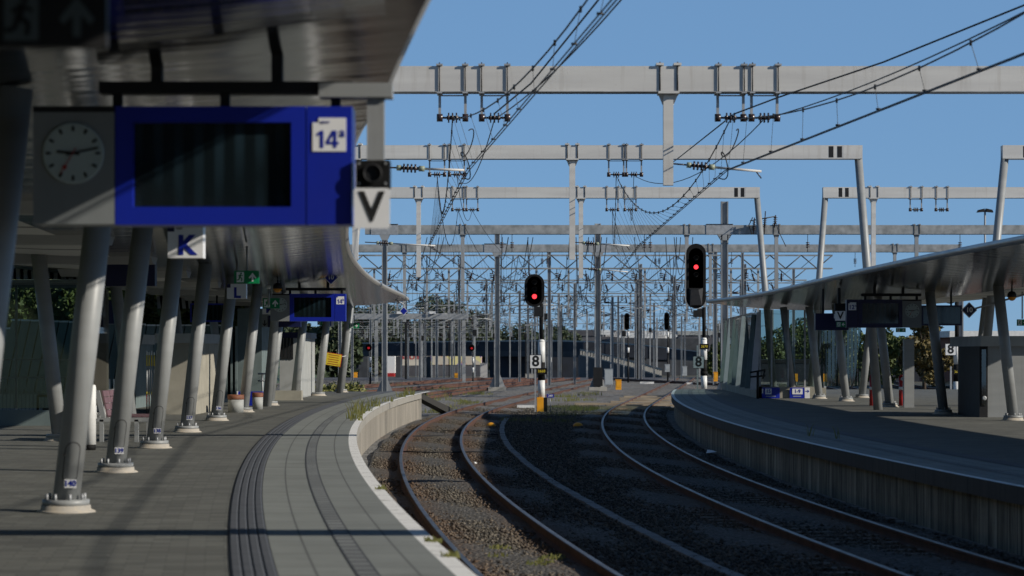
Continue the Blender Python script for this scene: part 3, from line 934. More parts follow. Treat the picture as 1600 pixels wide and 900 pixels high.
def box_gantry(label, Y, x0, x1, zt, h, dp=.32, legs=()):
    t = thing('overhead_line_gantry', label, 'gantry', (x0, Y, 0), 'overhead line gantries over the tracks')
    b = MB()
    b.bbox((x0, Y - dp / 2, zt - h), (x1, Y + dp / 2, zt))
    b.bbox((x0, Y - dp / 2 - .015, zt - h - .014), (x1, Y + dp / 2 + .015, zt - h), 1)
    b.build('beam', [M['gantry'], M['steel_old']], t)
    for xt, zt_, xb, zb, sgn in legs:
        b = MB(); b.tube((xb, Y, zb), (xt, Y, zt_), .135, .115, 16); b.build('leg', M['column'], t)
        b = MB()
        xe = xt + sgn * .45
        b.bbox((min(xt - sgn * .12, xe), Y - dp / 2 - .004, zt - h + .002), (max(xt - sgn * .12, xe), Y + dp / 2 + .004, zt - .002), 0)
        for q in (.55, .8): b.bbox((xt + sgn * q - .07, Y - dp / 2 - .004, zt - h + .03), (xt + sgn * q + .07, Y - dp / 2 + .05, zt - .03), 1)
        b.build('end_bracket', [M['gantry'], M['dark']], t)
    return t
HP = {}
# gantry over the camera side: only its shadow falls into the picture
g0 = box_gantry('pale box beam gantry out of view overhead, known by its shadow', 16.4, -2.0, 16, 6.5, .43)
g1 = box_gantry('nearest pale box beam gantry crossing the top of the view', 41.5, -2.3, 13.5, 6.49, .43)
HP['L1'] = [hanger(g1, X, 41.5, 6.49, .43, .32) for X in (-1.02, -.30)]
HP['R1'] = [hanger(g1, X, 41.5, 6.49, .43, .32) for X in (3.75, 4.33)]
drop_post(g1, 2.68, 41.5, 6.49, .43, 4.45)
drop_post(g1, -2.36, 41.5, 6.49, .43, 4.4, w_=.24)
steady_arm(g1, 2.78, 4.28, 41.5, 4.83, 4.70)
steady_arm(g1, -2.2, -.82, 41.5, 4.77, 4.72)
g2 = box_gantry('second pale box beam gantry, its slanted leg piercing the right canopy', 71, -6.6, 10.2, 7.66, .39, legs=((10.15, 7.6, 10.75, ZR, -1), (-6.5, 7.6, -7.2, 0, 1)))
HP['L2'] = [hanger(g2, X, 71, 7.66, .39, .32, .42) for X in (-2.2, -1.62)]
HP['R2'] = [hanger(g2, X, 71, 7.66, .39, .32, .42) for X in (3.06, 3.58)]
drop_post(g2, 1.77, 71, 7.66, .39, 4.3)
drop_post(g2, -4.6, 71, 7.66, .39, 4.3)
steady_arm(g2, 1.85, 3.45, 71, 4.82, 4.72)
steady_arm(g2, -4.2, -2.25, 71, 4.82, 4.72)
g2b = box_gantry('second box beam gantry right of the right platform, with a slanted leg', 71, 14.45, 30, 7.66, .39, legs=((14.5, 7.6, 13.75, ZR, 1),))
g3 = box_gantry('third pale box beam gantry with slanted legs at both ends', 94, -6.1, 9.55, 8.0, .41, legs=((9.5, 7.94, 10.2, ZR, -1), (-5.85, 7.94, -6.7, 0, 1)))
HP['L3'] = [hanger(g3, X, 94, 8.0, .41, .32, .42) for X in (-2.1, -1.55)]
HP['R3'] = [hanger(g3, X, 94, 8.0, .41, .32, .42) for X in (3.9, 4.6)]
drop_post(g3, -3.63, 94, 8.0, .41, 4.5)
drop_post(g3, 2.68, 94, 8.0, .41, 4.45)
steady_arm(g3, 2.75, 4.5, 94, 4.85, 4.72)
g3b = box_gantry('third box beam gantry right of the right platform, leg at its left end', 94, 12.15, 30, 8.0, .41, legs=((12.2, 7.94, 11.6, ZR, 1),))
for X in (15.7, 16.7): hanger(g3b, X, 94, 8.0, .41, .32, .42)
drop_post(g3b, 14.05, 94, 8.0, .41, 4.5)

def vinsul(t, X, Y, z, L=.9):
    b = MB()
    b.tube((X, Y, z + .25), (X, Y, z - L * .5), .018, n=5)
    for i in range(4): b.tube((X, Y, z - L * .5 - i * .09), (X, Y, z - L * .5 - i * .09 - .05), .10, n=7)
    b.tube((X, Y, z - L * .5), (X, Y, z - L - .1), .02, n=5)
    b.build('insulator', M['insul'], t)

def plate_gantry(label, Y, x0, x1, zt, h, posts, drops, ins, sleeves):
    t = thing('overhead_line_gantry', label, 'gantry', (x0, Y, gz(Y)), 'overhead line gantries over the tracks')
    b = MB(); b.bbox((x0, Y - .18, zt - h), (x1, Y + .18, zt)); b.bbox((x0, Y - .2, zt - h - .02), (x1, Y + .2, zt - h), 1)
    b.build('beam', [M['steel_old'], M['dark']], t)
    for x in sleeves:
        b = MB(); b.box((x, Y, zt - h / 2), (1.5, .42, h + .06)); b.bbox((x - .75, Y - .24, zt + .03), (x + .75, Y + .24, zt + .06), 1); b.build('sleeve', [M['steel'], M['dark']], t)
    for x, w_, ztp in posts:
        b = MB(); zb = gz(Y) + .15
        for s_ in (-1, 1): b.box((x + s_ * w_ * .42, Y, (ztp + zb) / 2), (w_ * .16, w_, ztp - zb))
        b.box((x, Y, (ztp + zb) / 2), (w_ * .7, w_ * .1, ztp - zb))
        b.hexa([(x - w_ * .5, Y - .2, zt - h - .35), (x + w_ * .5, Y - .2, zt - h - .35), (x + w_ * .5, Y + .2, zt - h - .35), (x - w_ * .5, Y + .2, zt - h - .35)], [(x - w_, Y - .2, zt - h - .02), (x + w_, Y - .2, zt - h - .02), (x + w_, Y + .2, zt - h - .02), (x - w_, Y + .2, zt - h - .02)])
        p = b.build('post', M['post'], t)
        b = MB(); b.box((x, Y, gz(Y) + .12), (1.2, 1.2, .28)); b.build('footing', M['concrete'], p)
        b = MB()
        for s_ in (-1, 1): b.prism_y([(x + s_ * w_ * .5, gz(Y) + .26), (x + s_ * (w_ * .5 + .35), gz(Y) + .26), (x + s_ * w_ * .5, gz(Y) + 1.1)][::s_], Y - .03, Y + .03)
        b.build('stiffener', M['post'], p)
    for x, zb in drops: drop_post(t, x, Y, zt, h, zb, .2, .36, 'post')
    for x in ins: vinsul(t, x, Y, zt - h)
    return t
px = lambda x, Y: (x - 800) * Y / FPX
g4 = plate_gantry('mottled galvanised beam gantry behind the third pale one, thin post at the left platform end', 135, -8.2, 36, 8.68, .5,
    [(px(601, 135), .3, 8.2), (px(1132, 135), .40, 10.0), (33, .35, 8.2)], [(px(723, 135), 4.4), (px(1073, 135), 4.4), (px(1432, 135), 4.4), (px(1213, 135), 4.2)],
    [px(x, 135) for x in (784, 800, 1007, 1016, 1262, 1500)], [px(601, 135), px(1124, 135)])
g5 = plate_gantry('galvanised beam gantry on two stout posts, second of the mottled ones', 162, -13, 30, 8.8, .5,
    [(px(777, 162), .36, 10.0), (px(934, 162), .42, 10.2), (px(1500, 162), .4, 8.4)], [(px(632, 162), 3.6), (px(1110, 162), 4.0), (px(1398, 162), 4.0)],
    [px(x, 162) for x in (709, 717, 847, 855, 1024, 1030, 1143, 1336)], [px(774, 162), px(937, 162)])
b = MB(); p_ = px(934, 162); b.box((p_, 161.6, gz(162) + .95), (.62, .3, 1.25)); b.build('post_cladding', M['dark'], g5)

def truss_gantry(n, Y, x0, x1, zt, d, posts, ins):
    t = thing('lattice_gantry', 'lattice truss gantry over the yard tracks, %s behind the box beam gantries' % n, 'gantry', (x0, Y, gz(Y)), 'lattice gantries of the far yard')
    b = MB()
    for z in (zt, zt - d):
        for dy in (-.3, .3): b.box(((x0 + x1) / 2, Y + dy, z), (x1 - x0, .07, .10))
    dg = .058 if Y < 260 else .045
    br = MB()
    nb = max(4, int((x1 - x0) / (2.3 * d)))
    st = (x1 - x0) / nb
    for i in range(nb):
        xa, xm, xb = x0 + i * st, x0 + (i + .5) * st, x0 + (i + 1) * st
        br.tube((xa, Y - .3, zt), (xm, Y - .3, zt - d), dg, n=4); br.tube((xm, Y - .3, zt - d), (xb, Y - .3, zt), dg, n=4)
        if i % 3 == 0: br.tube((xa, Y + .3, zt - d), (xm, Y + .3, zt), .03, n=4)
    b.build('truss', M['truss'], t)
    br.build('brace', M['trussdark' if Y < 320 else 'truss'], t)
    for x, w_ in posts:
        b = MB(); zb = gz(Y) + .1
        for s_ in (-1, 1): b.box((x + s_ * w_ * .42, Y, (zt + .4 + zb) / 2), (w_ * .18, w_, zt + .4 - zb))
        b.box((x, Y, (zt + .4 + zb) / 2), (w_ * .7, w_ * .1, zt + .4 - zb))
        b.build('post', M['post'], t)
    for x in ins:
        b = MB()
        b.tube((x, Y - .1, zt - d), (x + random.uniform(-.15, .15), Y - .1, zt - d - .45), .03, n=5)
        for i in range(3): b.tube((x, Y - .1, zt - d - .35 - i * .13), (x, Y - .1, zt - d - .42 - i * .13), .17, n=6)
        tl = random.uniform(-.35, .35); q = Vector((x + .35, Y - .1, zt - d - .15)); e = Vector((x + .35 + tl, Y - .1, zt - d - 1.0))
        b.tube(q, e, .03, n=5); insul_string(b, q.lerp(e, .6), e - q, .55, .17, 4)
        b.build('insulator', M['insul'], t)
        if random.random() < .5:
            b = MB(); b.box((x + .9, Y, (zt - d + 4.2) / 2), (.16, .16, zt - d - 4.2)); b.tube((x + .9, Y, 5.0), (x - .6, Y, 4.8), .03, n=5); b.build('drop_post', M['post'], t)
    # sagging cross-span wire and registration tubes under the truss
    b = MB(); xs = [x for x in ins] + [x1 - 1]
    for xa, xb in zip(xs[:-1], xs[1:]): b.path(sagline((xa, Y - .1, zt - d - .7), (xb, Y - .1, zt - d - .7), .35, 5), .018, 4)
    b.build('cross_span_wire', M['wire'], t)
    return t
TG = [(184, 8.95, 1.0), (214, 9.0, 1.05), (252, 8.8, 1.1), (300, 8.5, 1.15), (335, 8.1, 1.2), (372, 7.9, 1.2), (410, 7.7, 1.3), (455, 7.3, 1.3), (500, 6.9, 1.3), (550, 6.4, 1.4)]
XR = [(560, 1300), (575, 1260), (600, 1240), (700, 1250), (545, 840), (545, 790), (640, 1180), (545, 770), (545, 760), (545, 775)]
ordw = ['first', 'second', 'third', 'fourth', 'fifth', 'sixth', 'seventh', 'eighth', 'ninth', 'tenth', 'eleventh', 'twelfth']
r2 = random.Random(11)
for i, (Y, zt, d) in enumerate(TG):
    x0, x1 = px(XR[i][0], Y) - 2, px(XR[i][1], Y)
    posts = []
    x = x0 + .6
    while x < x1:
        posts.append((x, r2.choice((.22, .26, .32)))); x += r2.uniform(9, 17)
    ins = [x0 + 2 + q * 2.1 + r2.uniform(-.5, .5) for q in range(int((x1 - x0 - 3) / 2.1))]
    ins = ins[:26]
    truss_gantry(ordw[i], Y, x0, x1, zt, d, posts, ins)
# free-standing far masts with a bracket arm
for i, (x, Y, zt, lab) in enumerate(((898, 190, 7, 'left of the stout gantry post'), (957, 215, 6.5, 'right of the grey switch cabinet'), (966, 240, 7.2, 'behind the descending viaduct parapet, left one'), (993, 232, 7.5, 'beside the first far signal'),
                                  (1006, 300, 7, 'behind the descending viaduct parapet, thin one'), (1022, 255, 6.8, 'between the two far signals'), (1054, 205, 8.0, 'right of the second far signal'), (1065, 330, 6.5, 'behind the dark number board, thin one'),
                                  (876, 260, 6.0, 'left of the viaduct ramp'), (862, 330, 6.0, 'thin, just right of the left signal mast'), (825, 225, 6.5, 'just left of the left signal mast'), (836, 300, 6.2, 'thin, behind the white 8 board'), (812, 205, 6.8, 'left of the white 8 board'),
                                  (725, 225, 5.0, 'under the low siding gantry at the graffiti wall'), (706, 240, 4.4, 'thin, left of the orange cabinet at the graffiti wall'), (656, 210, 5.2, 'right of the left platform end'), (1160, 180, 9.0, 'dark, above the tip of the right canopy'), (1240, 190, 8.2, 'behind the middle of the right canopy'))):
    Xp = px(x, Y)
    t = thing('catenary_mast', 'slender grey overhead line mast standing %s' % lab, 'mast', (Xp, Y, gz(Y)), 'single overhead line masts')
    b = MB(); w_ = .20
    for s_ in (-1, 1): b.box((Xp + s_ * w_ * .42, Y, (zt + gz(Y)) / 2), (w_ * .18, w_, zt - gz(Y)))
    b.box((Xp, Y, (zt + gz(Y)) / 2), (w_ * .7, w_ * .1, zt - gz(Y)))
    b.build('post', M['post'], t)
    b = MB(); s_ = random.choice((-1, 1)); b.tube((Xp, Y, min(zt - .3, 6.0)), (Xp + s_ * 2.4, Y, min(zt - .3, 6.0)), .035, n=6); b.tube((Xp, Y, 4.9), (Xp + s_ * 2.6, Y, min(zt - .4, 5.8)), .03, n=6)
    b.tube((Xp + s_ * .3, Y, min(zt - .3, 6.0)), (Xp + s_ * .7, Y, min(zt - .3, 6.0)), .09, n=8, mi=1)
    b.build('bracket', [M['post'], M['insul']], t)
r4 = random.Random(31)
mw = ['first', 'second', 'third', 'fourth', 'fifth', 'sixth', 'seventh', 'eighth', 'ninth', 'tenth', 'eleventh', 'twelfth', 'thirteenth', 'fourteenth', 'fifteenth', 'sixteenth', 'seventeenth', 'eighteenth', 'nineteenth', 'twentieth', 'twenty-first', 'twenty-second', 'twenty-third', 'twenty-fourth', 'twenty-fifth', 'twenty-sixth']
for i in range(26):
    x = 640 + i * 19.5 + r4.uniform(-6, 6); Y = r4.uniform(205, 420); zt = r4.uniform(5.5, 8.2); Xp = px(x, Y)
    t = thing('cantilever_mast', 'thin far mast with a dark insulated bracket, %s from the left of the distant yard' % mw[i], 'mast', (Xp, Y, gz(Y)), 'thin cantilever masts of the distant yard')
    w_ = r4.uniform(.14, .24); b = MB(); b.box((Xp, Y, (zt + gz(Y)) / 2), (w_, w_, zt - gz(Y))); b.build('post', M['dark' if i % 3 == 0 else 'post'], t)
    s_ = r4.choice((-1, 1)); L = r4.uniform(1.8, 3.2); z1 = min(zt - .3, 6.3)
    b = MB(); b.tube((Xp, Y, z1), (Xp + s_ * L, Y, z1 + .1), .035, n=5); b.tube((Xp, Y, z1 - 1.3), (Xp + s_ * L, Y, z1 + .1), .035, n=5); b.tube((Xp + s_ * L * .4, Y, z1 - .75), (Xp + s_ * (L + .5), Y, z1 - 1.25), .03, n=5)
    for k in range(5):
        for zz in (z1, z1 - 1.2): b.tube((Xp + s_ * (.3 + k * .12), Y, zz), (Xp + s_ * (.36 + k * .12), Y, zz), .12, n=7, mi=1)
    b.build('bracket', [M['wire'], M['insul']], t)
    if i % 2: b = MB(); b.box((Xp, Y - .15, zt - 2.2), (.5, .3, .7)); b.tube((Xp - .5, Y, zt), (Xp + .5, Y, zt), .05, n=5); b.build('equipment_box', M['dark'], t)
# low siding gantry in front of the bridge on the left
t = thing('overhead_line_gantry', 'low galvanised gantry with floodlights in front of the bridge on the left', 'gantry', (px(610, 200), 200, -1))
b = MB(); b.bbox((px(552, 200), 199.8, 4.3), (px(731, 200), 200.2, 4.75)); b.build('beam', M['steel'], t)
for x in (588, 725): b = MB(); b.box((px(x, 200), 200, 1.7), (.26, .26, 5.2)); b.build('post', M['post'], t)
for x in (625, 676): b = MB(); b.box((px(x, 200), 199.7, 4.85), (.5, .3, .2)); b.build('floodlight', M['whitesign'], t)
for x in (648, 694, 707): b = MB(); b.box((px(x, 200), 200, 3.3), (.14, .14, 2.0)); b.build('drop_post', M['post'], t)

# ------------------------------------------------------------------ wires
def near_line(label, tr, key, stag):
    g0_ = Vector((tr(16.4), 16.4, 5.65))
    t = thing('overhead_line', label, 'overhead wires', (tr(41.5), 41.5, 4.7), 'overhead contact lines above the two platform tracks')
    A = [Vector((tr(-14), -14, 5.8)), g0_] + [HP[key + str(k)][0] for k in (1, 2, 3)] + [Vector((tr(135) + .1, 135, 7.2)), Vector((tr(162), 162, 7.4))]
    Bp = [Vector((tr(-14) + .5, -14, 5.8)), g0_ + Vector((.5, 0, 0))] + [HP[key + str(k)][1] for k in (1, 2, 3)] + [Vector((tr(135) + .6, 135, 7.2))]
    sags = [.5, .62, 1.35, 1.7, 2.0, 1.8]
    mess = []
    for i in range(len(A) - 1): mess += sagline(A[i], A[i + 1], sags[i])[(1 if i else 0):]
    b = MB(); b.path(mess, .011); b.build('messenger_wire', M['wire'], t)
    m2 = []
    for i in range(len(Bp) - 1): m2 += sagline(Bp[i], Bp[i + 1], [.35, .3, .6, .8, 1.2][i])[(1 if i else 0):]
    b = MB(); b.path(m2, .010); b.build('auxiliary_wire', M['wire'], t)
    cw = []
    ys = [-14, 16.4, 41.5, 71, 94, 135, 162, 206, 256]
    st = [stag * (-1) ** i * .22 for i in range(len(ys))]
    for i in range(len(ys) - 1):
        for k in range(10):
            y = ys[i] + (ys[i + 1] - ys[i]) * k / 10
            s_ = st[i] + (st[i + 1] - st[i]) * k / 10
            # straight chords between supports, as real wires run
            xc = tr(ys[i]) + (tr(ys[i + 1]) - tr(ys[i])) * k / 10
            cw.append(Vector((xc + s_, y, 4.71)))
    for dx in (-.022, .022):
        b = MB(); b.path([p + Vector((dx, 0, 0)) for p in cw], .0085); b.build('contact_wire', M['wire'], t)
    cy = [p.y for p in cw]; cx = [p.x for p in cw]
    my = [p.y for p in mess]; mx = [p.x for p in mess]; mz = [p.z for p in mess]
    k = 0
    y = 18.0
    while y < 134 and k < 90:
        x1_, z1_ = np.interp(y, my, mx), np.interp(y, my, mz)
        x0_ = np.interp(y, cy, cx)
        b = MB(); b.tube((x0_, y, 4.72), (x1_, y, z1_), .0045, n=4, caps=False); b.tube((x0_ - .03, y, 4.735), (x0_ + .03, y, 4.735), .014, n=5); b.tube((x1_, y, z1_ - .035), (x1_, y, z1_ + .03), .016, n=5)
        b.build('dropper', M['wire'], t); y += (1.25 if 38 < y < 78 else 2.2); k += 1
    # looped jumper cable hanging beside the first gantry
    q = HP[key + '1'][0]; y = q.y + 1.6
    x0_ = np.interp(y, cy, cx)
    lp = []
    for i in range(40):
        a = i / 39
        lp.append((q.x + .25 + (x0_ - q.x - .25) * a + .10 * math.sin(a * 9.4), y + .2 * math.sin(a * 6), q.z - .05 + (4.75 - q.z) * a + .12 * math.sin(a * 12.6)))
    b = MB(); b.path(lp, .011); b.build('jumper_cable', M['wire'], t)
near_line('twin contact wire, droppers and messenger above the left platform track', trackL, 'L', 1)
near_line('twin contact wire, droppers and messenger above the right-hand track', trackR, 'R', -1)
# tensioned wires leaving to the upper right
for lab, pts in (('heavy feeder cable rising to the top right corner past the nearest gantry', [P(1147, 178, 41.5), P(1216, 152, 39.6), P(1380, 97, 35.5), P(1600, 8, 31), P(1900, -125, 26.5)]),
                 ('steep tension wire running down left from the nearest gantry insulators to the second gantry', [P(1147, 178, 41.5), P(1065, 243, 62), P(1040, 262, 71)]),
                 ('feeder wire running up to the right beside the twin contact wire of the left track', [P(772, 178, 41.5), P(830, 130, 37), P(935, 0, 30), P(1000, -90, 26)])):
    b = MB(); b.path(pts, .014); tag(b.build('feeder_cable', M['wire']), lab, 'cable', 'feeder cables')
# far lines: one per yard track
far_gy = [135, 162] + [g[0] for g in TG]
fz = [8.0, 8.1] + [g[1] - g[2] - .5 for g in TG]
for k, xe in enumerate((-34, -30, -26, -22, -19, -16, -13, -10.5, -8, -5.5, -3, 0, 2.5, 5, 8, 10.5, 13, 16, 19, 22.5, 26, 29, 32, 35)):
    t = thing('overhead_line', 'dark overhead wires of yard track %s from the left in the distance' % mw[k], 'overhead wires', (xe, 300, 4.7), 'overhead wires of the far yard')
    fx = lambda Y, xe=xe: xe * (.25 + .75 * min(1, (Y - 135) / 300)) + 6 * math.sin(Y / 150 + k) * .3 + 2
    ms, cs = [], []
    for i in range(len(far_gy) - 1):
        a = Vector((fx(far_gy[i]), far_gy[i], fz[i])); c = Vector((fx(far_gy[i + 1]), far_gy[i + 1], fz[i + 1]))
        ms += sagline(a, c, .7 + .5 * (k % 3), 8)[(1 if i else 0):]
        cs.append(Vector((a.x + .3 * (-1) ** (i + k), a.y, 4.75)))
    b = MB(); b.path(ms, .022, 4); b.build('messenger_wire', M['wire'], t)
    b = MB(); b.path(cs, .02, 4); b.build('contact_wire', M['wire'], t)
    if k % 2 == 0:
        for q, Y in enumerate((140, 148, 154, 168, 176, 190, 198)):
            z = np.interp(Y, [p.y for p in ms], [p.z for p in ms]); b = MB()
            b.tube((fx(Y), Y, 4.76), (fx(Y), Y, z), .008, n=4, caps=False); b.build('dropper', M['wire'], t)
# switch gear with insulators on the beam behind the right canopy
t = thing('line_switch', 'cluster of insulators and switch arms on top of the mottled gantry beside the slanted leg', 'switch gear', P(1190, 352, 134.6))
for x, y0, y1 in ((1177, 366, 340), (1194, 366, 330), (1210, 356, 336)):
    b = MB(); a = P(x, y0, 134.4); c = P(x + 2, y1, 134.4); b.tube(a, c, .03, n=6); insul_string(b, (a + c) / 2, c - a, .55, .12, 5); b.build('insulator', M['insul'], t)
b = MB(); b.tube(P(1172, 345, 134.4), P(1212, 338, 134.4), .03, n=6); b.path([P(1176, 340, 134.4), P(1170, 352, 134), P(1175, 366, 134.4)], .03); b.path([P(1210, 340, 134.4), P(1216, 360, 134), P(1228, 385, 134.4)], .025); b.build('switch_arm', M['wire'], t)
# ------------------------------------------------------------------ signals
def stadium(cx, cz, w_, h_, n=12):
    r = w_ / 2; pts = []
    for i in range(n + 1):
        a = math.pi * i / n; pts.append((cx + r * math.cos(a), cz + h_ / 2 - r + r * math.sin(a)))
    for i in range(n + 1):
        a = math.pi + math.pi * i / n; pts.append((cx + r * math.cos(a), cz - h_ / 2 + r + r * math.sin(a)))
    return pts[::-1]

def signal_head(t, X, Y, zc, w_, h_, lamps, lit, name='signal_head', red='redlamp'):
    b = MB(); b.prism_y(stadium(X, zc, w_, h_), Y - .02, Y + .02); b.prism_y(stadium(X, zc, w_ * .72, h_ * .86), Y - .02, Y + .22)
    hd = b.build(name, M['black'], t)
    for i, z in enumerate(lamps):
        b = MB(); b.lathe((X, Y - .02, z), [(.10, 0), (.10, .02), (.085, .03)], 16, axis='Y'); o = b.build('lamp', M[red] if i == lit else M['black'], hd)
        b = MB()                              # hood over the lamp
        vs = []
        for k in range(11):
            a = math.pi * k / 10
            for dy, rr in ((0, .125), (-.22, .125)): vs.append((X + rr * math.cos(a), Y - .03 + dy, z + rr * math.sin(a)))
            for dy, rr in ((0, .117), (-.22, .117)): vs.append((X + rr * math.cos(a), Y - .03 + dy, z + rr * math.sin(a)))
        fs = []
        for k in range(10):
            o_ = 4 * k; fs += [(o_, o_ + 1, o_ + 5, o_ + 4), (o_ + 2, o_ + 6, o_ + 7, o_ + 3), (o_ + 1, o_ + 3, o_ + 7, o_ + 5)]
        b.add(vs, fs); b.build('hood', M['black'], hd)
    return hd

def mast(t, X, Y, bands, r=.085):
    """bands: (z0, z1, r, material name, part name)"""
    for z0, z1, rr, m_, nm_ in bands:
        b = MB(); b.tube((X, Y, z0), (X, Y, z1), rr, n=16); b.build(nm_, M[m_], t)

def plate(t, s_, c, w_, h_, m_, lm, size, name, bold=.004, border=None, frame=None):
    b = MB(); b.box(c, (w_, .025, h_)); p = b.build(name, M[m_], t)
    if border:
        b = MB(); x, y, z = c; e = border
        for a in ((x, z + h_ / 2 - e / 2, w_, e), (x, z - h_ / 2 + e / 2, w_, e), (x - w_ / 2 + e / 2, z, e, h_ - 2 * e), (x + w_ / 2 - e / 2, z, e, h_ - 2 * e)):
            b.box((a[0], y - .0145, a[1]), (a[2], .004, a[3]))
        b.build('border', M[lm], p)
    if s_: text(s_, size, (c[0], c[1] - .0155, c[2] - .0), M[lm], p, bold)
    return p

# left signal between the tracks
Y = 103; X = px(846, Y)
zpx = lambda y, Y: EYE + (HZ - y) * Y / FPX
t = thing('railway_signal', 'red-lit railway signal on a banded mast between the tracks, left of the two near ones', 'signal', (X, Y, -.95), 'near railway signals showing red')
signal_head(t, px(835, Y), Y - .2, zpx(454, Y), .85, 1.40, [zpx(y, Y) for y in (442, 453, 463.5)], 2)
mast(t, X, Y, [(zpx(534, Y), zpx(474, Y), .075, 'black', 'upper_mast'), (zpx(566, Y), zpx(534, Y), .15, 'white', 'white_band'), (zpx(594, Y), zpx(566, Y), .155, 'black', 'black_band'), (zpx(621, Y), zpx(594, Y), .15, 'white', 'white_band')])
b = MB(); b.lathe((X, Y, zpx(534, Y)), [(.15, 0), (.13, .06), (.08, .10)], 16); b.build('mast_shoulder', M['white'], t)
b = MB(); b.box((X - .12, Y - .1, zpx(487, Y)), (.40, .3, .42)); b.build('junction_box', M['dark'], t)
b = MB(); b.box((X - .05, Y - .05, zpx(632, Y)), (.28, .3, .62)); b.build('base_cabinet', M['orange'], t)
b = MB(); b.box((X + .17, Y - .04, zpx(632, Y)), (.15, .3, .60)); b.build('base_cabinet_side', M['black'], t)
b = MB(); b.box((X - .35, Y, zpx(508, Y)), (.7, .05, .05)); b.build('bracket', M['steel'], t)
p = plate(t, '2668', (X + .0, Y - .18, zpx(580, Y)), .46, .27, 'black', 'yellow', .16, 'number_plate', .0)
t = thing('number_board', 'white board with a black 8 on a thin grey post beside the left signal mast', 'sign', (px(836, 102), 102, -.95), 'signal boards with an 8')
b = MB(); b.box((px(836.5, 102), 102.05, zpx(608, 102)), (.07, .07, 2.0)); b.build('post', M['steel'], t)
plate(t, '8', (px(837, 102), 102, zpx(565, 102)), .5, .58, 'whitesign', 'lblack', .62, 'board', .016, .02)

# right signal at the end of the right platform
Y = 112; X = px(1100, Y)
t = thing('railway_signal', 'taller red-lit railway signal with a lower indicator box at the end of the right platform', 'signal', (X, Y, ZR), 'near railway signals showing red')
hd = signal_head(t, px(1087, Y), Y - .2, zpx(431.5, Y), .92, 3.0, [zpx(y, Y) for y in (404, 417.5, 430)], 1)
b = MB(); b.hexa([(px(1077, Y), Y - .62, zpx(477, Y)), (px(1095, Y), Y - .62, zpx(477, Y)), (px(1095, Y), Y - .2, zpx(480, Y)), (px(1077, Y), Y - .2, zpx(480, Y))],
                 [(px(1078, Y), Y - .5, zpx(453, Y)), (px(1090, Y), Y - .5, zpx(453, Y)), (px(1098, Y), Y - .2, zpx(450, Y)), (px(1075, Y), Y - .2, zpx(450, Y))]); b.build('indicator_box', M['dark'], hd)
mast(t, X, Y, [(zpx(531, Y), zpx(480, Y), .085, 'black', 'upper_mast'), (zpx(562, Y), zpx(531, Y), .14, 'white', 'white_band'), (zpx(587, Y), zpx(562, Y), .142, 'black', 'black_band'), (ZR, zpx(587, Y), .14, 'white', 'white_band')])
b = MB(); b.lathe((X, Y, zpx(531, Y)), [(.14, 0), (.13, .06), (.085, .10)], 16); b.build('mast_shoulder', M['white'], t)
b = MB(); b.tube((X, Y, zpx(586, Y)), (X, Y, zpx(580, Y)), .17, n=16); b.build('collar', M['black'], t)
b = MB(); b.box((px(1090, Y), Y - .05, zpx(490, Y)), (.4, .3, .32)); b.build('junction_box', M['dark'], t)
plate(t, '2670', (X, Y - .17, zpx(541.5, Y)), .44, .25, 'black', 'yellow', .155, 'number_plate', .0)
t = thing('number_board', 'shaded grey board with a black 8 in front of the right signal mast', 'sign', (px(1090, 110), 110, ZR), 'signal boards with an 8')
b = MB(); b.box((px(1090, 110), 110.06, .9), (.07, .07, 2.0)); b.build('post', M['steel'], t)
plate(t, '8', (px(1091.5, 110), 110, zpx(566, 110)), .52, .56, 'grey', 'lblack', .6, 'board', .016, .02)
# third mast behind the right platform
Y = 118; X = px(1495, Y)
t = thing('railway_signal', 'white and black banded signal mast with plate 2672 behind the right platform', 'signal', (X, Y, -.95))
mast(t, X, Y, [(zpx(538, Y), zpx(470, Y), .10, 'black', 'upper_mast'), (zpx(569, Y), zpx(538, Y), .16, 'white', 'white_band'), (zpx(596, Y), zpx(569, Y), .162, 'black', 'black_band'), (-.9, zpx(596, Y), .16, 'white', 'white_band')])
signal_head(t, X - .3, Y + .2, zpx(452, Y), .85, 1.4, [zpx(y, Y) for y in (442, 452, 462)], -1)
plate(t, '2672', (X + .0, Y - .19, zpx(581, Y)), .44, .24, 'black', 'yellow', .155, 'number_plate', .0)
t = thing('number_board', 'white board with a black 8 on a perforated post behind the right platform', 'sign', (px(1486, 117), 117, -.95), 'signal boards with an 8')
b = MB(); b.box((px(1486, 117), 117.05, -.2), (.08, .08, 2.2)); b.build('post', M['steel'], t)
plate(t, '8', (px(1485.5, 117), 117, zpx(546, 117)), .54, .58, 'whitesign', 'lblack', .62, 'board', .016, .02)
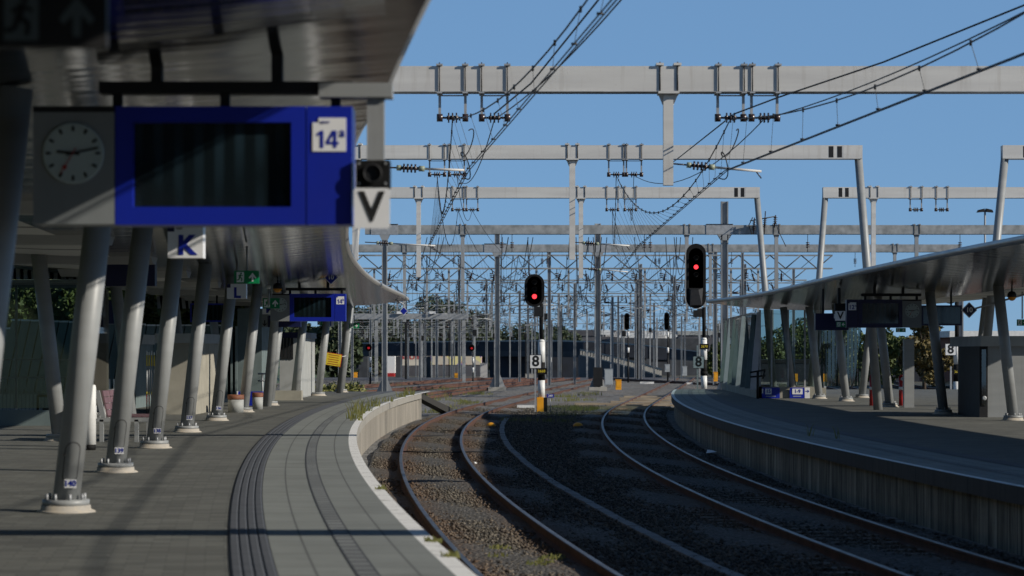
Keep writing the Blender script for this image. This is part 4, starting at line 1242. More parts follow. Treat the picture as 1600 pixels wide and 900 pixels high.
# far signals
for x, Y, y0, y1, yb, lit, lab in ((979.5, 205, 489, 516, 558, -1, 'far unlit signal on a white banded mast above the viaduct ramp, left one'), (1041.5, 215, 488, 516, 555, -1, 'far unlit signal on a white banded mast above the viaduct ramp, right one'),
                                   (576, 190, 537, 549, 590, 1, 'small red-lit signal under the low siding gantry at far left'), (737, 215, 538, 549, 590, 1, 'small red-lit signal in front of the viaduct parapet')):
    X = px(x, Y); t = thing('railway_signal', lab, 'signal', (X, Y, gz(Y)), 'far railway signals')
    h_ = (y1 - y0) * Y / FPX
    signal_head(t, X, Y, zpx((y0 + y1) / 2, Y), .42 if h_ > 1 else .5, h_, [zpx(y0 + (y1 - y0) * f, Y) for f in (.3, .55)], lit, red='redfar')
    mast(t, X + .12, Y + .1, [(zpx(yb, Y), zpx(y1, Y), .06, 'dark', 'upper_mast'), (zpx(527 if yb < 570 else 567, Y), zpx((527 if yb < 570 else 567) - 9, Y), .10, 'white', 'white_band'), (zpx(551 if yb < 570 else 582, Y), zpx((551 if yb < 570 else 582) - 8, Y), .10, 'white', 'white_band'), (gz(Y), zpx(yb, Y), .08, 'dark', 'lower_mast')])

# ------------------------------------------------------------------ clock and departure boards
def clock(t, c, r, tm=(9, 13, 35), fm='clockface'):
    x, y, z = c
    b = MB(); b.lathe(c, [(r * 1.04, -.0), (r * 1.04, .015), (r, .018)], 32, axis='Y'); ck = b.build('clock_face', M[fm], t)
    y -= .021
    for i in range(12):
        a = 2 * math.pi * i / 12
        R = Matrix.Rotation(a, 3, 'Y')
        b = MB(); b.box(Vector((x, y, z)) + R @ Vector((0, 0, r * .84)), (r * .085, .004, r * .17), R=R); b.build('hour_mark', M['lblack'], ck)
    def hand(a, l0, l1, w_, m_, dy, nm_):
        R = Matrix.Rotation(a, 3, 'Y'); b = MB()
        b.box(Vector((x, y - dy, z)) + R @ Vector((0, 0, (l0 + l1) / 2)), (w_, .003, l1 - l0), R=R); return b.build(nm_, M[m_], ck)
    hand(2 * math.pi * (tm[0] + tm[1] / 60) / 12, -r * .22, r * .55, r * .09, 'lblack', .004, 'hour_hand')
    hand(2 * math.pi * tm[1] / 60, -r * .22, r * .88, r * .07, 'lblack', .008, 'minute_hand')
    a = 2 * math.pi * tm[2] / 60
    h = hand(a, -r * .22, r * .8, r * .028, 'red', .012, 'second_hand')
    R = Matrix.Rotation(a, 3, 'Y'); q = Vector((x, y - .012, z)) + R @ Vector((0, 0, r * .55))
    b = MB(); b.lathe(q, [(r * .075, 0), (r * .075, .003)], 16, axis='Y'); b.build('second_hand_ring', M['red'], ck)

def dep_board(label, Y, x0, x1, y0, y1, num, sup, clock_left=True, detail=True, dark=False):
    """hanging board: pixel-sized outline at distance Y, built at real size"""
    Xa, Xb = px(x0, Y), px(x1, Y); za, zb = zpx(y1, Y), zpx(y0, Y)
    W_ = Xb - Xa; H = zb - za
    t = thing('departure_board', label, 'departure board', ((Xa + Xb) / 2, Y, za), 'platform departure boards')
    cw = W_ * .257
    bx0, bx1 = (Xa + cw, Xb) if clock_left else (Xa, Xb - cw)
    cx0, cx1 = (Xa, Xa + cw - .006) if clock_left else (Xb - cw + .006, Xb)
    D = .32
    bl = M['navy'] if dark else M['blue']  # navy copy of the blue paints shade into the shaded board
    # blue housing: frame round a sunk screen and a number panel
    if clock_left: nx0, nx1 = bx1 - W_ * .142, bx1; sx0, sx1 = bx0, nx0 - .008
    else: nx0, nx1 = bx0, bx0 + W_ * .15; sx0, sx1 = nx1 + .008, bx1
    b = MB(); m_ = H * .15
    b.bbox((sx0, Y, za), (sx1, Y + D, za + m_)); b.bbox((sx0, Y, zb - m_ * .9), (sx1, Y + D, zb)); b.bbox((sx0, Y, za + m_), (sx0 + W_ * .055, Y + D, zb - m_ * .9)); b.bbox((sx1 - W_ * .045, Y, za + m_), (sx1, Y + D, zb - m_ * .9))
    h = b.build('housing', bl, t)
    b = MB(); b.bbox((sx0 + W_ * .055, Y + .06, za + m_), (sx1 - W_ * .045, Y + .08, zb - m_ * .9)); b.build('screen', M['screen'], h)
    b = MB(); b.bbox((nx0, Y + .001, za), (nx1, Y + D, zb)); np_ = b.build('number_panel', bl, t)
    q = W_ * .105; nc = ((nx0 + nx1) / 2, Y, zb - H * .24)
    b = MB(); b.prism_y([(nc[0] - q / 2, nc[2] - q / 2), (nc[0] + q / 2, nc[2] - q / 2), (nc[0] + q / 2, nc[2] + q / 2), (nc[0] - q * .32, nc[2] + q / 2), (nc[0] - q * .32, nc[2] + q * .36), (nc[0] - q / 2, nc[2] + q * .36)], Y - .006, Y + .002)
    pl = b.build('number_plate', M['whitesign'], np_)
    if num == '14':                                # plain sans-serif figures
        b = MB(); k = q * .52; ox, oz = nc[0] - q * .36, nc[2] - q * .40
        def fig(pp, x0): b.prism_y([(ox + (x0 + a) * k, oz + c * k) for a, c in pp], Y - .0085, Y - .004)
        fig([(.16, 0), (.36, 0), (.36, 1), (.20, 1), (-.04, .82), (-.04, .66), (.16, .77)], 0)
        fig([(.42, 0), (.61, 0), (.61, .195), (.42, .195)], .50); fig([(0, .2), (.74, .2), (.74, .36), (0, .36)], .50); fig([(.42, .365), (.61, .365), (.61, 1), (.42, 1)], .50); fig([(0, .365), (.19, .365), (.418, .78), (.418, 1), (.36, 1)], .50)
        b.build('lettering', M['lblue'], pl)
    else: text(num, q * .74, (nc[0] - q * .1, Y - .0085, nc[2] - q * .13), M['lblue'], pl, bold=q * .02)
    text(sup, q * .40, (nc[0] + q * .39, Y - .0085, nc[2] + q * .06), M['lblue'], pl, bold=q * .006)
    if detail: text('spoor', q * .12, (nc[0] - q * .12, Y - .0085, nc[2] + q * .38), M['lblue'], pl)
    b = MB(); b.bbox((cx0, Y - .004, za + .004), (cx1, Y + D - .01, zb - H * .05)); ch = b.build('clock_housing', M['boardgrey'], t)
    b = MB(); b.bbox((cx0, Y - .01, zb - H * .05), (cx1, Y + D, zb)); b.build('clock_cap', M['dark'], t)
    clock(ch, ((cx0 + cx1) / 2, Y - .006, za + H * .60), cw * .36)
    # hanging frame
    zr = zb + H * .12
    b = MB(); b.bbox((Xa + W_ * .2, Y + .06, zr), (Xb - W_ * .0, Y + .22, zr + H * .10)); b.build('support_rail', M['dark'], t)
    for f in (.24, .58, .93):
        b = MB(); b.bbox((Xa + W_ * f, Y + .1, zb - .01), (Xa + W_ * f + W_ * .03, Y + .16, zr)); b.build('hanger', M['dark'], t)
    for f in (.38, .76):
        b = MB(); b.bbox((Xa + W_ * f - .035, Y + .08, zr + H * .10), (Xa + W_ * f + .035, Y + .18, 3.62)); b.build('hanger', M['dark'], t)
    return t
YB = 15.5
dep_board('large near board with clock, dark screen and white 14a plate hanging over the left platform', YB, 52, 550, 166, 351, '14', 'a')
dep_board('smaller farther clock board with plate 14 hanging over the left platform between columns', 65, 422.5, 540, 459, 502, '14', 'b', detail=False)
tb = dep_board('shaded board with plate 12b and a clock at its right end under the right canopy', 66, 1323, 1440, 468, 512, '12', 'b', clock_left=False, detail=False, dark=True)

# near signal lamp and V plate on the bracket end
Y = 15.46
t = thing('departure_signal', 'black lamp box with a white V plate below, hung from a pale bracket', 'signal', (px(582, Y), Y, zpx(357, Y)))
b = MB(); b.bbox((px(497, Y), Y + .05, zpx(150, Y)), (px(612, Y), Y + .24, zpx(128, Y))); b.build('bracket_arm', M['column'], t)
b = MB(); b.bbox((px(572, Y), Y + .09, zpx(252, Y)), (px(599, Y), Y + .19, zpx(150, Y))); b.build('hanger_post', M['column'], t)
b = MB(); b.bbox((px(556, Y), Y, zpx(292, Y)), (px(608.5, Y), Y + .2, zpx(250, Y))); lb = b.build('lamp_box', M['black'], t)
b = MB(); b.lathe((px(582, Y), Y, zpx(271, Y)), [(.062, 0), (.062, .03), (.05, .03), (.05, .005)], 20, axis='Y'); b.build('lamp', M['dark'], lb)
for sx_ in (-1, 1):
    for sz_ in (-1, 1): b = MB(); b.lathe((px(582, Y) + sx_ * .085, Y, zpx(271, Y) + sz_ * .064), [(.008, 0), (.008, .008)], 8, axis='Y'); b.build('screw', M['steel'], lb)
b = MB(); b.prism_y([(px(a, Y), zpx(c, Y)) for a, c in ((556, 357), (606, 357), (609, 354), (609, 297), (606, 294), (556, 294), (553, 297), (553, 354))], Y - .006, Y + .012); vp = b.build('letter_plate', M['whitesign'], t)
text('V', .265, (px(581, Y), Y - .009, zpx(325, Y)), M['lblack'], vp, bold=.006, sx=.95)
# small tree-coloured sign behind bracket
# emergency sign top-left, unlit from this side
Y = 9.0
t = thing('exit_sign', 'nearly black emergency exit sign with running figure and arrow in the top left corner', 'exit sign', (px(80, Y), Y, zpx(76, Y)), 'emergency exit signs')
def exit_sign(t, c, w_, h_, dark=False, arrow='up'):
    x, y, z = c
    g = MB(); g.box(c, (w_, .06, h_)); f = g.build('panel', M['dark' if dark else 'green'], t)
    wm = M['tealdark' if dark else 'whitesign']
    y -= .033
    q = h_ * .8
    # door with running figure
    dx = x - w_ * .25
    g = MB(); g.prism_y([(dx - q * .36, z - q / 2), (dx + q * .36, z - q / 2), (dx + q * .36, z + q / 2), (dx - q * .36, z + q / 2)], y - .002, y + .004); dr = g.build('door_symbol', wm, f)
    g = MB(); gy0, gy1 = y - .006, y - .001
    def limb(a, b_, t_):
        a = Vector((dx + a[0] * q, 0, z + a[1] * q)); b_ = Vector((dx + b_[0] * q, 0, z + b_[1] * q)); d = (b_ - a).normalized(); n_ = Vector((-d.z, 0, d.x)) * t_ * q / 2
        g.prism_y([((a + n_).x, (a + n_).z), ((b_ + n_).x, (b_ + n_).z), ((b_ - n_).x, (b_ - n_).z), ((a - n_).x, (a - n_).z)], gy0, gy1)
    g.lathe((dx + .08 * q, y - .001, z + .36 * q), [(.085 * q, 0), (.085 * q, .005)], 10, axis='Y')
    for a, b_, t_ in (((.04, .26), (-.06, -.05), .16), ((.04, .22), (.24, .12), .08), ((.0, .22), (-.2, .1), .08), ((-.05, -.02), (.16, -.14), .11), ((.16, -.14), (.12, -.4), .10), ((-.07, -.04), (-.14, -.26), .11), ((-.14, -.26), (-.33, -.3), .10)): limb(a, b_, t_)
    g.build('running_figure', M['dark' if dark else 'green'], dr)
    ax = x + w_ * .24; s_ = q * .42
    pts = [(-.22, -1), (.22, -1), (.22, .1), (.75, -.4), (.98, -.1), (0, 1.0), (-.98, -.1), (-.75, -.4), (-.22, .1)]
    if arrow == 'left': pts = [(-b_, a) for a, b_ in pts]
    if arrow == 'right': pts = [(b_, -a) for a, b_ in pts]
    g = MB(); g.prism_y([(ax + a * s_ * .9, z + c_ * s_) for a, c_ in pts], y - .002, y + .004); g.build('arrow', wm, f)
exit_sign(t, (px(80, Y), Y, zpx(28, Y)), .42, .22, True)
b = MB(); b.tube((px(80, Y), Y, zpx(-20, Y)), (px(80, Y), Y, 3.45), .015); b.build('hanger', M['dark'], t)
for x0, x1, y0, y1, Y, ar, lab, top in ((366, 405, 423, 443, 41, 'up', 'green exit sign with white up arrow, the larger one above the L sign', 3.4), (411, 437, 466, 482, 61, 'up', 'green exit sign with white up arrow in front of the M sign', 3.4),
                                 (496, 508, 502, 507.5, 90, 'right', 'thin green exit sign half hidden below the far departure board', 3.3), (546, 561, 505, 513, 93, 'right', 'small green exit sign on the last column of the left platform', 3.0),
                                 (1400, 1415, 512.5, 519, 75, 'right', 'green exit sign on a pole beside the grey pillar of the right platform', 3.2), (1589, 1606, 499, 509, 64, 'right', 'green exit sign at the right picture edge under the canopy', 3.2),
                                 (1307, 1321, 503, 511, 65.5, 'left', 'small dim green sign hung under the right V plate', None)):
    X = px((x0 + x1) / 2, Y); z = zpx((y0 + y1) / 2, Y)
    t = thing('exit_sign', lab, 'exit sign', (X, Y, z), 'emergency exit signs')
    exit_sign(t, (X, Y, z), (x1 - x0) * Y / FPX, (y1 - y0) * Y / FPX, False, ar)
    if top:
        b = MB(); b.tube((X, Y + .02, z + .1), (X, Y + .02, top), .018); b.build('hanger', M['column'], t)

# letter boxes
for L, x0, x1, y0, y1, Y, lab in (('K', 262, 317, 351, 403, 25.5, 'white section sign K hanging half in the sun, nearest of the letter signs'), ('L', 354.5, 384.5, 443.5, 466.5, 48.5, 'white section sign L on the column under the green exit sign'), ('M', 410, 432, 473, 491, 71, 'white section sign M partly hidden by a green exit sign'), ('N', 505.5, 521, 498, 510.5, 92, 'white section sign N below the far departure board')):
    Xa, Xb, za, zb = px(x0, Y), px(x1, Y), zpx(y1, Y), zpx(y0, Y)
    t = thing('section_sign', lab, 'sign', ((Xa + Xb) / 2, Y, za), 'platform section letter signs')
    b = MB(); b.bbox((Xa, Y, za), (Xb, Y + .22, zb)); bx = b.build('box', M['whitesign'], t)
    w_ = Xb - Xa
    text(L, w_ * .74, ((Xa + Xb) / 2 + w_ * .03, Y - .004, za + (zb - za) * (.36 if L in 'KL' else .42)), M['lblue'], bx, bold=.012)
    if L in 'KL':
        b = MB(); b.bbox((Xa, Y - .006, zb - w_ * .2), (Xa + w_ * .19, Y + .002, zb)); b.build('corner_mark', M['navy'], bx)
        if L == 'K': text('vak', w_ * .13, (Xa + w_ * .33, Y - .004, zb - w_ * .1), M['lblack'], bx)
    b = MB(); b.tube(((Xa + Xb) / 2, Y + .11, zb), ((Xa + Xb) / 2, Y + .11, 3.4), .025); b.build('hanger', M['column'], t)
# diamonds
def diamond(lab, x, y, r, Y, s_, m_='blue', arm=None):
    X, z = px(x, Y), zpx(y, Y); r = r * Y / FPX
    t = thing('diamond_sign', lab, 'sign', (X, Y, z - r), 'diamond shaped car stop signs')
    b = MB(); b.prism_y([(X - r, z), (X, z - r), (X + r, z), (X, z + r)], Y, Y + .03); o = b.build('border', M['whitesign'], t)
    q = r * .88; b = MB(); b.prism_y([(X - q, z), (X, z - q), (X + q, z), (X, z + q)], Y - .006, Y + .002); p = b.build('panel', M[m_], t)
    if s_: text(s_, r * .85, (X, Y - .0085, z), M['whitesign'], p, bold=.003)
    b = MB()
    if arm == 'side': b.tube((X + r * .8, Y + .04, z + .04), (X + 1.6, Y + .04, z + .45), .025)
    else: b.tube((X, Y + .04, z + r * .5), (X, Y + .04, z + r + .1), .02); b.tube((X, Y + .04, z + r + .1), (X - .35, Y + .04, 3.58), .02)
    b.build('arm', M['steel'], t)
diamond('blue diamond sign with a white 10 hanging from the left canopy edge', 517, 433.5, 11.5, 62, '10')
diamond('small plain blue diamond sign hanging from the far tip of the left canopy', 631, 486, 6.5, 91, None)
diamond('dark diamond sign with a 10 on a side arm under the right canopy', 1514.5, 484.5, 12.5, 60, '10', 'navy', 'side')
# amber lamps
for x, y, Y, lab, r in ((434, 450, 60, 'amber warning lamp in a dark dome hanging behind the M sign', .115), (1581, 463, 60, 'dim amber lamp under the right canopy at the picture edge', .11)):
    X, z = px(x, Y), zpx(y, Y)
    t = thing('warning_lamp', lab, 'lamp', (X, Y, z), 'amber platform warning lamps')
    b = MB(); b.lathe((X, Y, z), [(r * 1.05, -.02), (r * 1.0, .06), (r * .7, .11), (r * .2, .13)], 16); b.build('dome', M['dark'], t)
    b = MB(); b.lathe((X, Y - .02, z - .01), [(r * .95, 0), (r * .8, .05), (r * .4, .08), (.01, .085)], 16, axis='Y'); b.build('lens', M['amberglass'], t)
    b = MB(); b.tube((X, Y, z + .1), (X, Y, 3.4), .02); b.build('hanger', M['dark'], t)
X, Y = px(420, 60), 60
t = thing('platform_microphone', 'small pale pole with a ball top beside the amber lamp', 'device', (X, Y, zpx(476, Y)))
b = MB(); b.tube((X, Y, zpx(476, Y)), (X, Y, zpx(449, Y)), .03); b.build('pole', M['column'], t)
b = MB(); b.lathe((X, Y, zpx(449, Y)), [(.02, -.05), (.055, -.02), (.055, .03), (.02, .06)], 12); b.build('ball', M['white'], t)

# hanging dark information screens
for x0, x1, y0, y1, Y, m_, lab in ((165, 242, 388, 447, 45, 'navy', 'dark back of an information screen between the first two columns of the left platform'), (297, 352, 474, 503, 74, 'blue', 'long blue train screen deep under the left canopy behind the K column'), (130, 205, 470, 506, 62, 'navy', 'dark blue screen low under the canopy behind the second column'),
                                   (1440, 1503, 477, 508.5, 70, 'navy', 'dark train screen under the right canopy right of the clock'), (1274, 1326, 489.5, 516, 68, 'navy', 'dark blue way sign left of the right V plate')):
    Xa, Xb, za, zb = px(x0, Y), px(x1, Y), zpx(y1, Y), zpx(y0, Y)
    t = thing('information_screen', lab, 'screen', ((Xa + Xb) / 2, Y, za), 'hanging information screens')
    b = MB(); b.bbox((Xa, Y, za), (Xb, Y + .25, zb)); h = b.build('housing', M[m_], t)
    e = .05
    if m_ == 'blue' or x0 == 1440: b = MB(); b.bbox((Xa + e, Y - .006, za + e), (Xb - e, Y + .002, zb - e)); b.build('screen', M['screen'], h)
    for f in (.25, .75): b = MB(); b.tube((Xa + (Xb - Xa) * f, Y + .12, zb), (Xa + (Xb - Xa) * f, Y + .12, 3.38), .03); b.build('hanger', M['dark'], t)
    if x0 == 1274:
        b = MB(); b.box((px(1306, Y), Y - .004, zpx(494, Y)), (.11, .008, .13)); b.build('symbol_plate', M['whitesign'], h)
t = thing('way_sign', 'dark overhead way sign with a pale arrow plate above the grey stair wall', 'sign', (px(440, 71), 71, zpx(511, 71)))
b = MB(); b.bbox((px(419, 71), 71, zpx(511, 71)), (px(470, 71), 71.2, zpx(493, 71))); pn = b.build('panel', M['navy'], t)
b = MB(); b.bbox((px(409, 71), 71, zpx(511, 71)), (px(418, 71), 71.2, zpx(491, 71))); ap = b.build('arrow_plate', M['boardgrey'], t)
Xc, zc = px(413.5, 71), zpx(505, 71)
b = MB(); b.prism_y([(Xc - .015, zc + .09), (Xc - .015, zc - .03), (Xc - .06, zc + .01), (Xc - .06, zc - .03), (Xc, zc - .09), (Xc + .06, zc - .03), (Xc + .06, zc + .01), (Xc + .015, zc - .03), (Xc + .015, zc + .09)], 70.992, 71.002); b.build('arrow', M['lblack'], ap)
b = MB(); b.tube((px(440, 71), 71.1, zpx(493, 71)), (px(440, 71), 71.1, 3.35), .03); b.build('hanger', M['dark'], t)
# right V plate with lamp box
Y = 64
t = thing('departure_signal', 'small V plate under a black lamp box beside the 12b board of the right platform', 'signal', (px(1313, Y), Y, zpx(501, Y)))
b = MB(); b.bbox((px(1305, Y), Y, zpx(501, Y)), (px(1321, Y), Y + .02, zpx(486, Y))); p = b.build('letter_plate', M['whitesign'], t)
text('V', .27, (px(1313, Y), Y - .004, zpx(493.5, Y)), M['lblack'], p, bold=.006)
b = MB(); b.bbox((px(1305, Y), Y, zpx(486, Y)), (px(1321, Y), Y + .2, zpx(474, Y))); b.build('lamp_box', M['black'], t)
b = MB(); b.bbox((px(1310, Y), Y + .1, zpx(474, Y)), (px(1314, Y), Y + .2, 3.3)); b.build('hanger_post', M['dark'], t)

# ------------------------------------------------------------------ left platform furniture
X, Y = px(140, 39.5), 39.5
t = thing('litter_bin', 'slim white cylindrical bin with a black foot behind the nearest whole column', 'bin', (X, Y, 0))
b = MB(); b.lathe((X, Y, .09), [(.105, 0), (.105, .93), (.095, .97), (.05, .98)], 20); b.build('body', M['white'], t)
b = MB(); b.tube((X, Y, 0), (X, Y, .09), .1, n=20); b.build('foot', M['black'], t)
# bench
t = thing('platform_bench', 'purple-brown slatted bench with a leaning backrest in a pale frame behind the second column', 'bench', (px(195, 43), 43, 0))
bx = px(160, 43)
for yy in (42.9, 44.3):
    b = MB()
    b.hexa([(bx - .02, yy, .44), (bx + .07, yy, .44), (bx + .07, yy + .06, .44), (bx - .02, yy + .06, .44)], [(bx - .12, yy, .92), (bx - .04, yy, .92), (bx - .04, yy + .06, .92), (bx - .12, yy + .06, .92)])
    b.box((bx + .38, yy + .03, .40), (.92, .06, .07)); b.box((bx + .0, yy + .03, .2), (.07, .06, .4)); b.box((bx + .62, yy + .03, .2), (.07, .06, .4))
    b.build('frame', M['column'], t)
def leanrow(i, w_): return None
for j in range(2):
    y0 = 42.99 + j * .66
    b = MB()
    for i in range(4):
        z0 = .46 + i * .115; f = (z0 - .44) / .48
        xx = bx + .08 - .10 * f
        b.hexa([(xx, y0, z0), (xx + .03, y0, z0), (xx + .03, y0 + .63, z0), (xx, y0 + .63, z0)], [(xx - .024, y0, z0 + .105), (xx + .006, y0, z0 + .105), (xx + .006, y0 + .63, z0 + .105), (xx - .024, y0 + .63, z0 + .105)])
    b.build('backrest', M['bench'], t)
b = MB()
for i in range(5): b.box((bx + .16 + i * .155, 43.63, .455), (.145, 1.28, .03))
b.build('seat', M['bench'], t)
# glass shelter
Y = 52.5; zt = zpx(438, Y)
t = thing('glass_shelter', 'glass windbreak shelter with thin frames and a teal base at the left picture edge', 'shelter', (px(20, Y), Y, 0))
x0, x1 = px(-60, Y), px(122, Y)
b = MB(); b.bbox((x0, Y, .38), (x1, Y + .012, zt - .1)); b.build('glass_pane', M['glass'], t)
b = MB(); b.bbox((x1 - .012, Y + .02, .38), (x1, Y + 4, zt - .1)); b.build('glass_pane', M['glass'], t)
b = MB(); b.bbox((x0, Y - .02, 0), (x1, Y + .06, .34)); b.build('base_panel', M['panelteal'], t)
b = MB(); b.bbox((x0, Y - .5, zt - .06), (x1 + .1, Y + 4, zt)); b.build('shelter_roof', M['panelteal'], t)
b = MB()
for x in (-30, 25, 121): b.box((px(x, Y), Y + .03, zt / 2), (.05, .05, zt - .2))
for y in (562, 590): b.box(((x0 + x1) / 2, Y + .03, zpx(y, Y)), (x1 - x0, .04, .035))
b.build('frame', M['steel'], t)
b = MB(); b.box((px(80, Y), Y + .5, zpx(640, Y)), (.5, .4, .05)); b.tube((px(52, Y), Y + .5, zpx(645, Y)), (px(52, Y), Y + .5, zpx(619, Y)), .03); b.tube((px(52, Y), Y + .5, zpx(619, Y)), (px(78, Y), Y + .5, zpx(619, Y)), .03); b.build('seat_rail', M['dark'], t)
# dark inverted hopper under the shelter roof
for x0, x1, y0, y1, Y, lab in ((2, 130, 396, 436, 56, 'slatted grey and dark frieze under the far edge of the left canopy, left one'), (246, 318, 462, 482, 84, 'slatted grey and dark frieze under the left canopy behind the K column')):
    t = thing('slatted_frieze', lab, 'frieze', (px((x0 + x1) / 2, Y), Y, zpx(y1, Y)), 'slatted friezes behind the left platform')
    b = MB(); b.bbox((px(x0, Y), Y + .2, zpx(y1, Y)), (px(x1, Y), Y + .25, zpx(y0, Y))); b.build('backing', M['dark'], t)
    w_ = 6 if x0 < 100 else 5; x = x0
    while x < x1 - w_:
        if not 62 < x < 72: b = MB(); b.hexa([(px(x, Y), Y, zpx(y1, Y)), (px(x + w_, Y), Y, zpx(y1, Y)), (px(x + w_, Y), Y + .1, zpx(y1, Y)), (px(x, Y), Y + .1, zpx(y1, Y))], [(px(x - 2, Y), Y, zpx(y0, Y)), (px(x + w_ - 2, Y), Y, zpx(y0, Y)), (px(x + w_ - 2, Y), Y + .1, zpx(y0, Y)), (px(x - 2, Y), Y + .1, zpx(y0, Y))]); b.build('slat', M['slatlight'], t)
        x += w_ * 1.95
# leaning panel wall
Y = 66
t = thing('panel_wall', 'grey green wall of leaning concrete panels with pale caps behind the left platform', 'wall', (px(100, Y), Y, -.9))
i = 0
for x in range(-30, 212, 15):
    y0 = 514 if x < 15 else 501 + (x - 20) * .035
    o = -.55 if x < 15 else 0
    a0, a1 = px(x, Y), px(x + 13, Y)
    zt_, zb_ = zpx(y0, Y), zpx(612, Y); sh = -.34 * (zt_ - zb_) / 1.0 * .55
    b = MB(); b.hexa([(a0 + sh, Y, zb_), (a1 + sh, Y, zb_), (a1 + sh, Y + .2, zb_), (a0 + sh, Y + .2, zb_)], [(a0, Y + .3, zt_), (a1, Y + .3, zt_), (a1, Y + .5, zt_), (a0, Y + .5, zt_)]); p = b.build('panel', M['panelwall'], t)
    b = MB(); b.box(((a0 + a1) / 2, Y + .4, zt_ + .02), (a1 - a0 + .01, .26, .05)); b.build('cap', M['white'], p)
for x in range(213, 348, 15):
    a0, a1 = px(x, Y + 12), px(x + 13, Y + 12); zt_ = zpx(509, Y + 12)
    b = MB(); b.hexa([(a0 - .5, Y + 12, -.9), (a1 - .5, Y + 12, -.9), (a1 - .5, Y + 12.2, -.9), (a0 - .5, Y + 12.2, -.9)], [(a0, Y + 12.3, zt_), (a1, Y + 12.3, zt_), (a1, Y + 12.5, zt_), (a0, Y + 12.5, zt_)]); p = b.build('panel', M['panelwall'], t)
    b = MB(); b.box(((a0 + a1) / 2, Y + 12.4, zt_ + .02), (a1 - a0 + .01, .26, .05)); b.build('cap', M['white'], p)
b = MB(); b.bbox((px(-40, 66), 65.6, zpx(613, 66)), (px(212, 66), 66.0, -1)); b.build('wall_foot', M['concrete'], t)
# picket fences
for lab, xa, xb, stp, y0, y1, Y, mt in (('dark picket fence in front of the leaning panel wall', -20, 100, 6, 592, 622, 60, 'panelteal'), ('white picket fence between the first and second columns', 150, 205, 7, 592, 616, 58, 'white')):
    t = thing('picket_fence', lab, 'fence', (px((xa + xb) / 2, Y), Y, 0))
    x = xa
    while x < xb:
        b = MB(); h_ = random.uniform(0, 2); b.box((px(x, Y), Y, (zpx(y0 + h_, Y) + 0) / 2), (.03, .03, zpx(y0 + h_, Y))); b.build('picket', M[mt], t); x += stp
    b = MB(); b.bbox((px(xa, Y), Y + .02, .55), (px(xb, Y), Y + .05, .6)); b.bbox((px(xa, Y), Y + .02, .1), (px(xb, Y), Y + .05, .15)); b.build('rail', M[mt], t)
# striped marker rods
for i, x in enumerate((229.5, 233, 237, 241, 245)):
    Y = 57; X = px(x, Y); tp_ = 548 + (2 if i % 2 else 0)
    t = thing('marker_rod', 'thin banded yellow rod behind the second column, %s from the left' % ['first', 'second', 'third', 'fourth', 'fifth'][i], 'rod', (X, Y, 0), 'banded marker rods')
    zz = [0, zpx(632, Y), zpx(617, Y), zpx(612, Y), zpx(572, Y), zpx(555, Y), zpx(tp_, Y)]
    for k, m_ in enumerate(('dark', 'red', 'yellow', 'steel', 'yellow', 'white')):
        b = MB(); b.tube((X, Y, zz[k]), (X, Y, zz[k + 1]), .016, n=6); b.build('band', M[m_], t)
# stair enclosures and boxes
def boxthing(name, lab, cat, x0, x1, y0, Y, depth, m_, z0=0, cap=None, capm='panelgrey', group=None):
    t = thing(name, lab, cat, (px((x0 + x1) / 2, Y), Y, z0), group)
    zt = zpx(y0, Y)
    b = MB(); b.bbox((px(x0, Y), Y, z0), (px(x1, Y), Y + depth, zt - (cap or 0))); b.build('body', M[m_], t)
    if cap: b = MB(); b.bbox((px(x0, Y) - .06, Y - .06, zt - cap), (px(x1, Y) + .06, Y + depth, zt)); b.build('cap', M[capm], t)
    return t
boxthing('stair_enclosure', 'beige stair enclosure with a grey cap behind the third column', 'stair enclosure', 246, 306, 521, 62, 5, 'beige', cap=.25)
t = boxthing('stair_enclosure', 'dark stair hood beside the white picket fence', 'stair enclosure', 160, 206, 522, 68, 4, 'panelteal', cap=.28)
boxthing('lift_shaft', 'tall grey green lift box between the sixth and seventh columns of the left platform', 'lift', 371, 409, 482, 78, 3, 'panelteal')
t = thing('glass_screen', 'dark glass screen with steel mullions left of the lift box', 'glass screen', (px(350, 77), 77, 0))
b = MB(); b.bbox((px(331, 77), 77, .05), (px(370, 77), 77.03, zpx(512, 77))); b.build('pane', M['glassgreen'], t)
for x in (331, 341, 346, 354, 362, 369): b = MB(); b.bbox((px(x, 77) - .03, 76.95, 0), (px(x, 77) + .03, 77.08, zpx(510, 77))); b.build('mullion', M['panelteal'], t)
b = MB(); b.bbox((px(331, 77), 79.5, 0), (px(370, 77), 79.6, zpx(512, 77))); b.build('back_panel', M['dark'], t)
t = boxthing('stair_enclosure', 'grey ribbed stair wall behind the eighth column of the left platform', 'stair enclosure', 437, 470, 519, 84, 6, 'panelgrey', cap=.2, capm='navy')
b = MB()
for k in range(4): b.bbox((px(439 + k * 5.2, 84), 83.96, 1.35), (px(442.5 + k * 5.2, 84), 84.004, 2.15))
b.build('louvre', M['dark'], t)
boxthing('low_wall', 'low beige wall in front of the grey stair wall', 'wall', 409, 471, 610.5, 80, .5, 'beige')
for x0, x1, Y, lab in ((356, 381, 64, 'grey planter tub with a rusty rim left of the sixth column'), (394, 411, 67.5, 'grey planter tub with a rusty rim right of the sixth column')):
    X = px((x0 + x1) / 2, Y); r = (x1 - x0) * Y / FPX / 2
    t = thing('planter', lab, 'planter', (X, Y, 0), 'round planter tubs')
    b = MB(); b.lathe((X, Y, 0), [(r * .95, 0), (r, .34)], 20); b.build('tub', M['panelgrey'], t)
    b = MB(); b.lathe((X, Y, .34), [(r * 1.0, 0), (r * 1.04, .02), (r * 1.04, .13), (r * .9, .13), (r * .88, .02)], 20); b.build('rim', M['rustedge'], t)
t = thing('recycling_box', 'low blue box with a white edge behind the planter tubs', 'box', (px(385, 72), 72, 0))
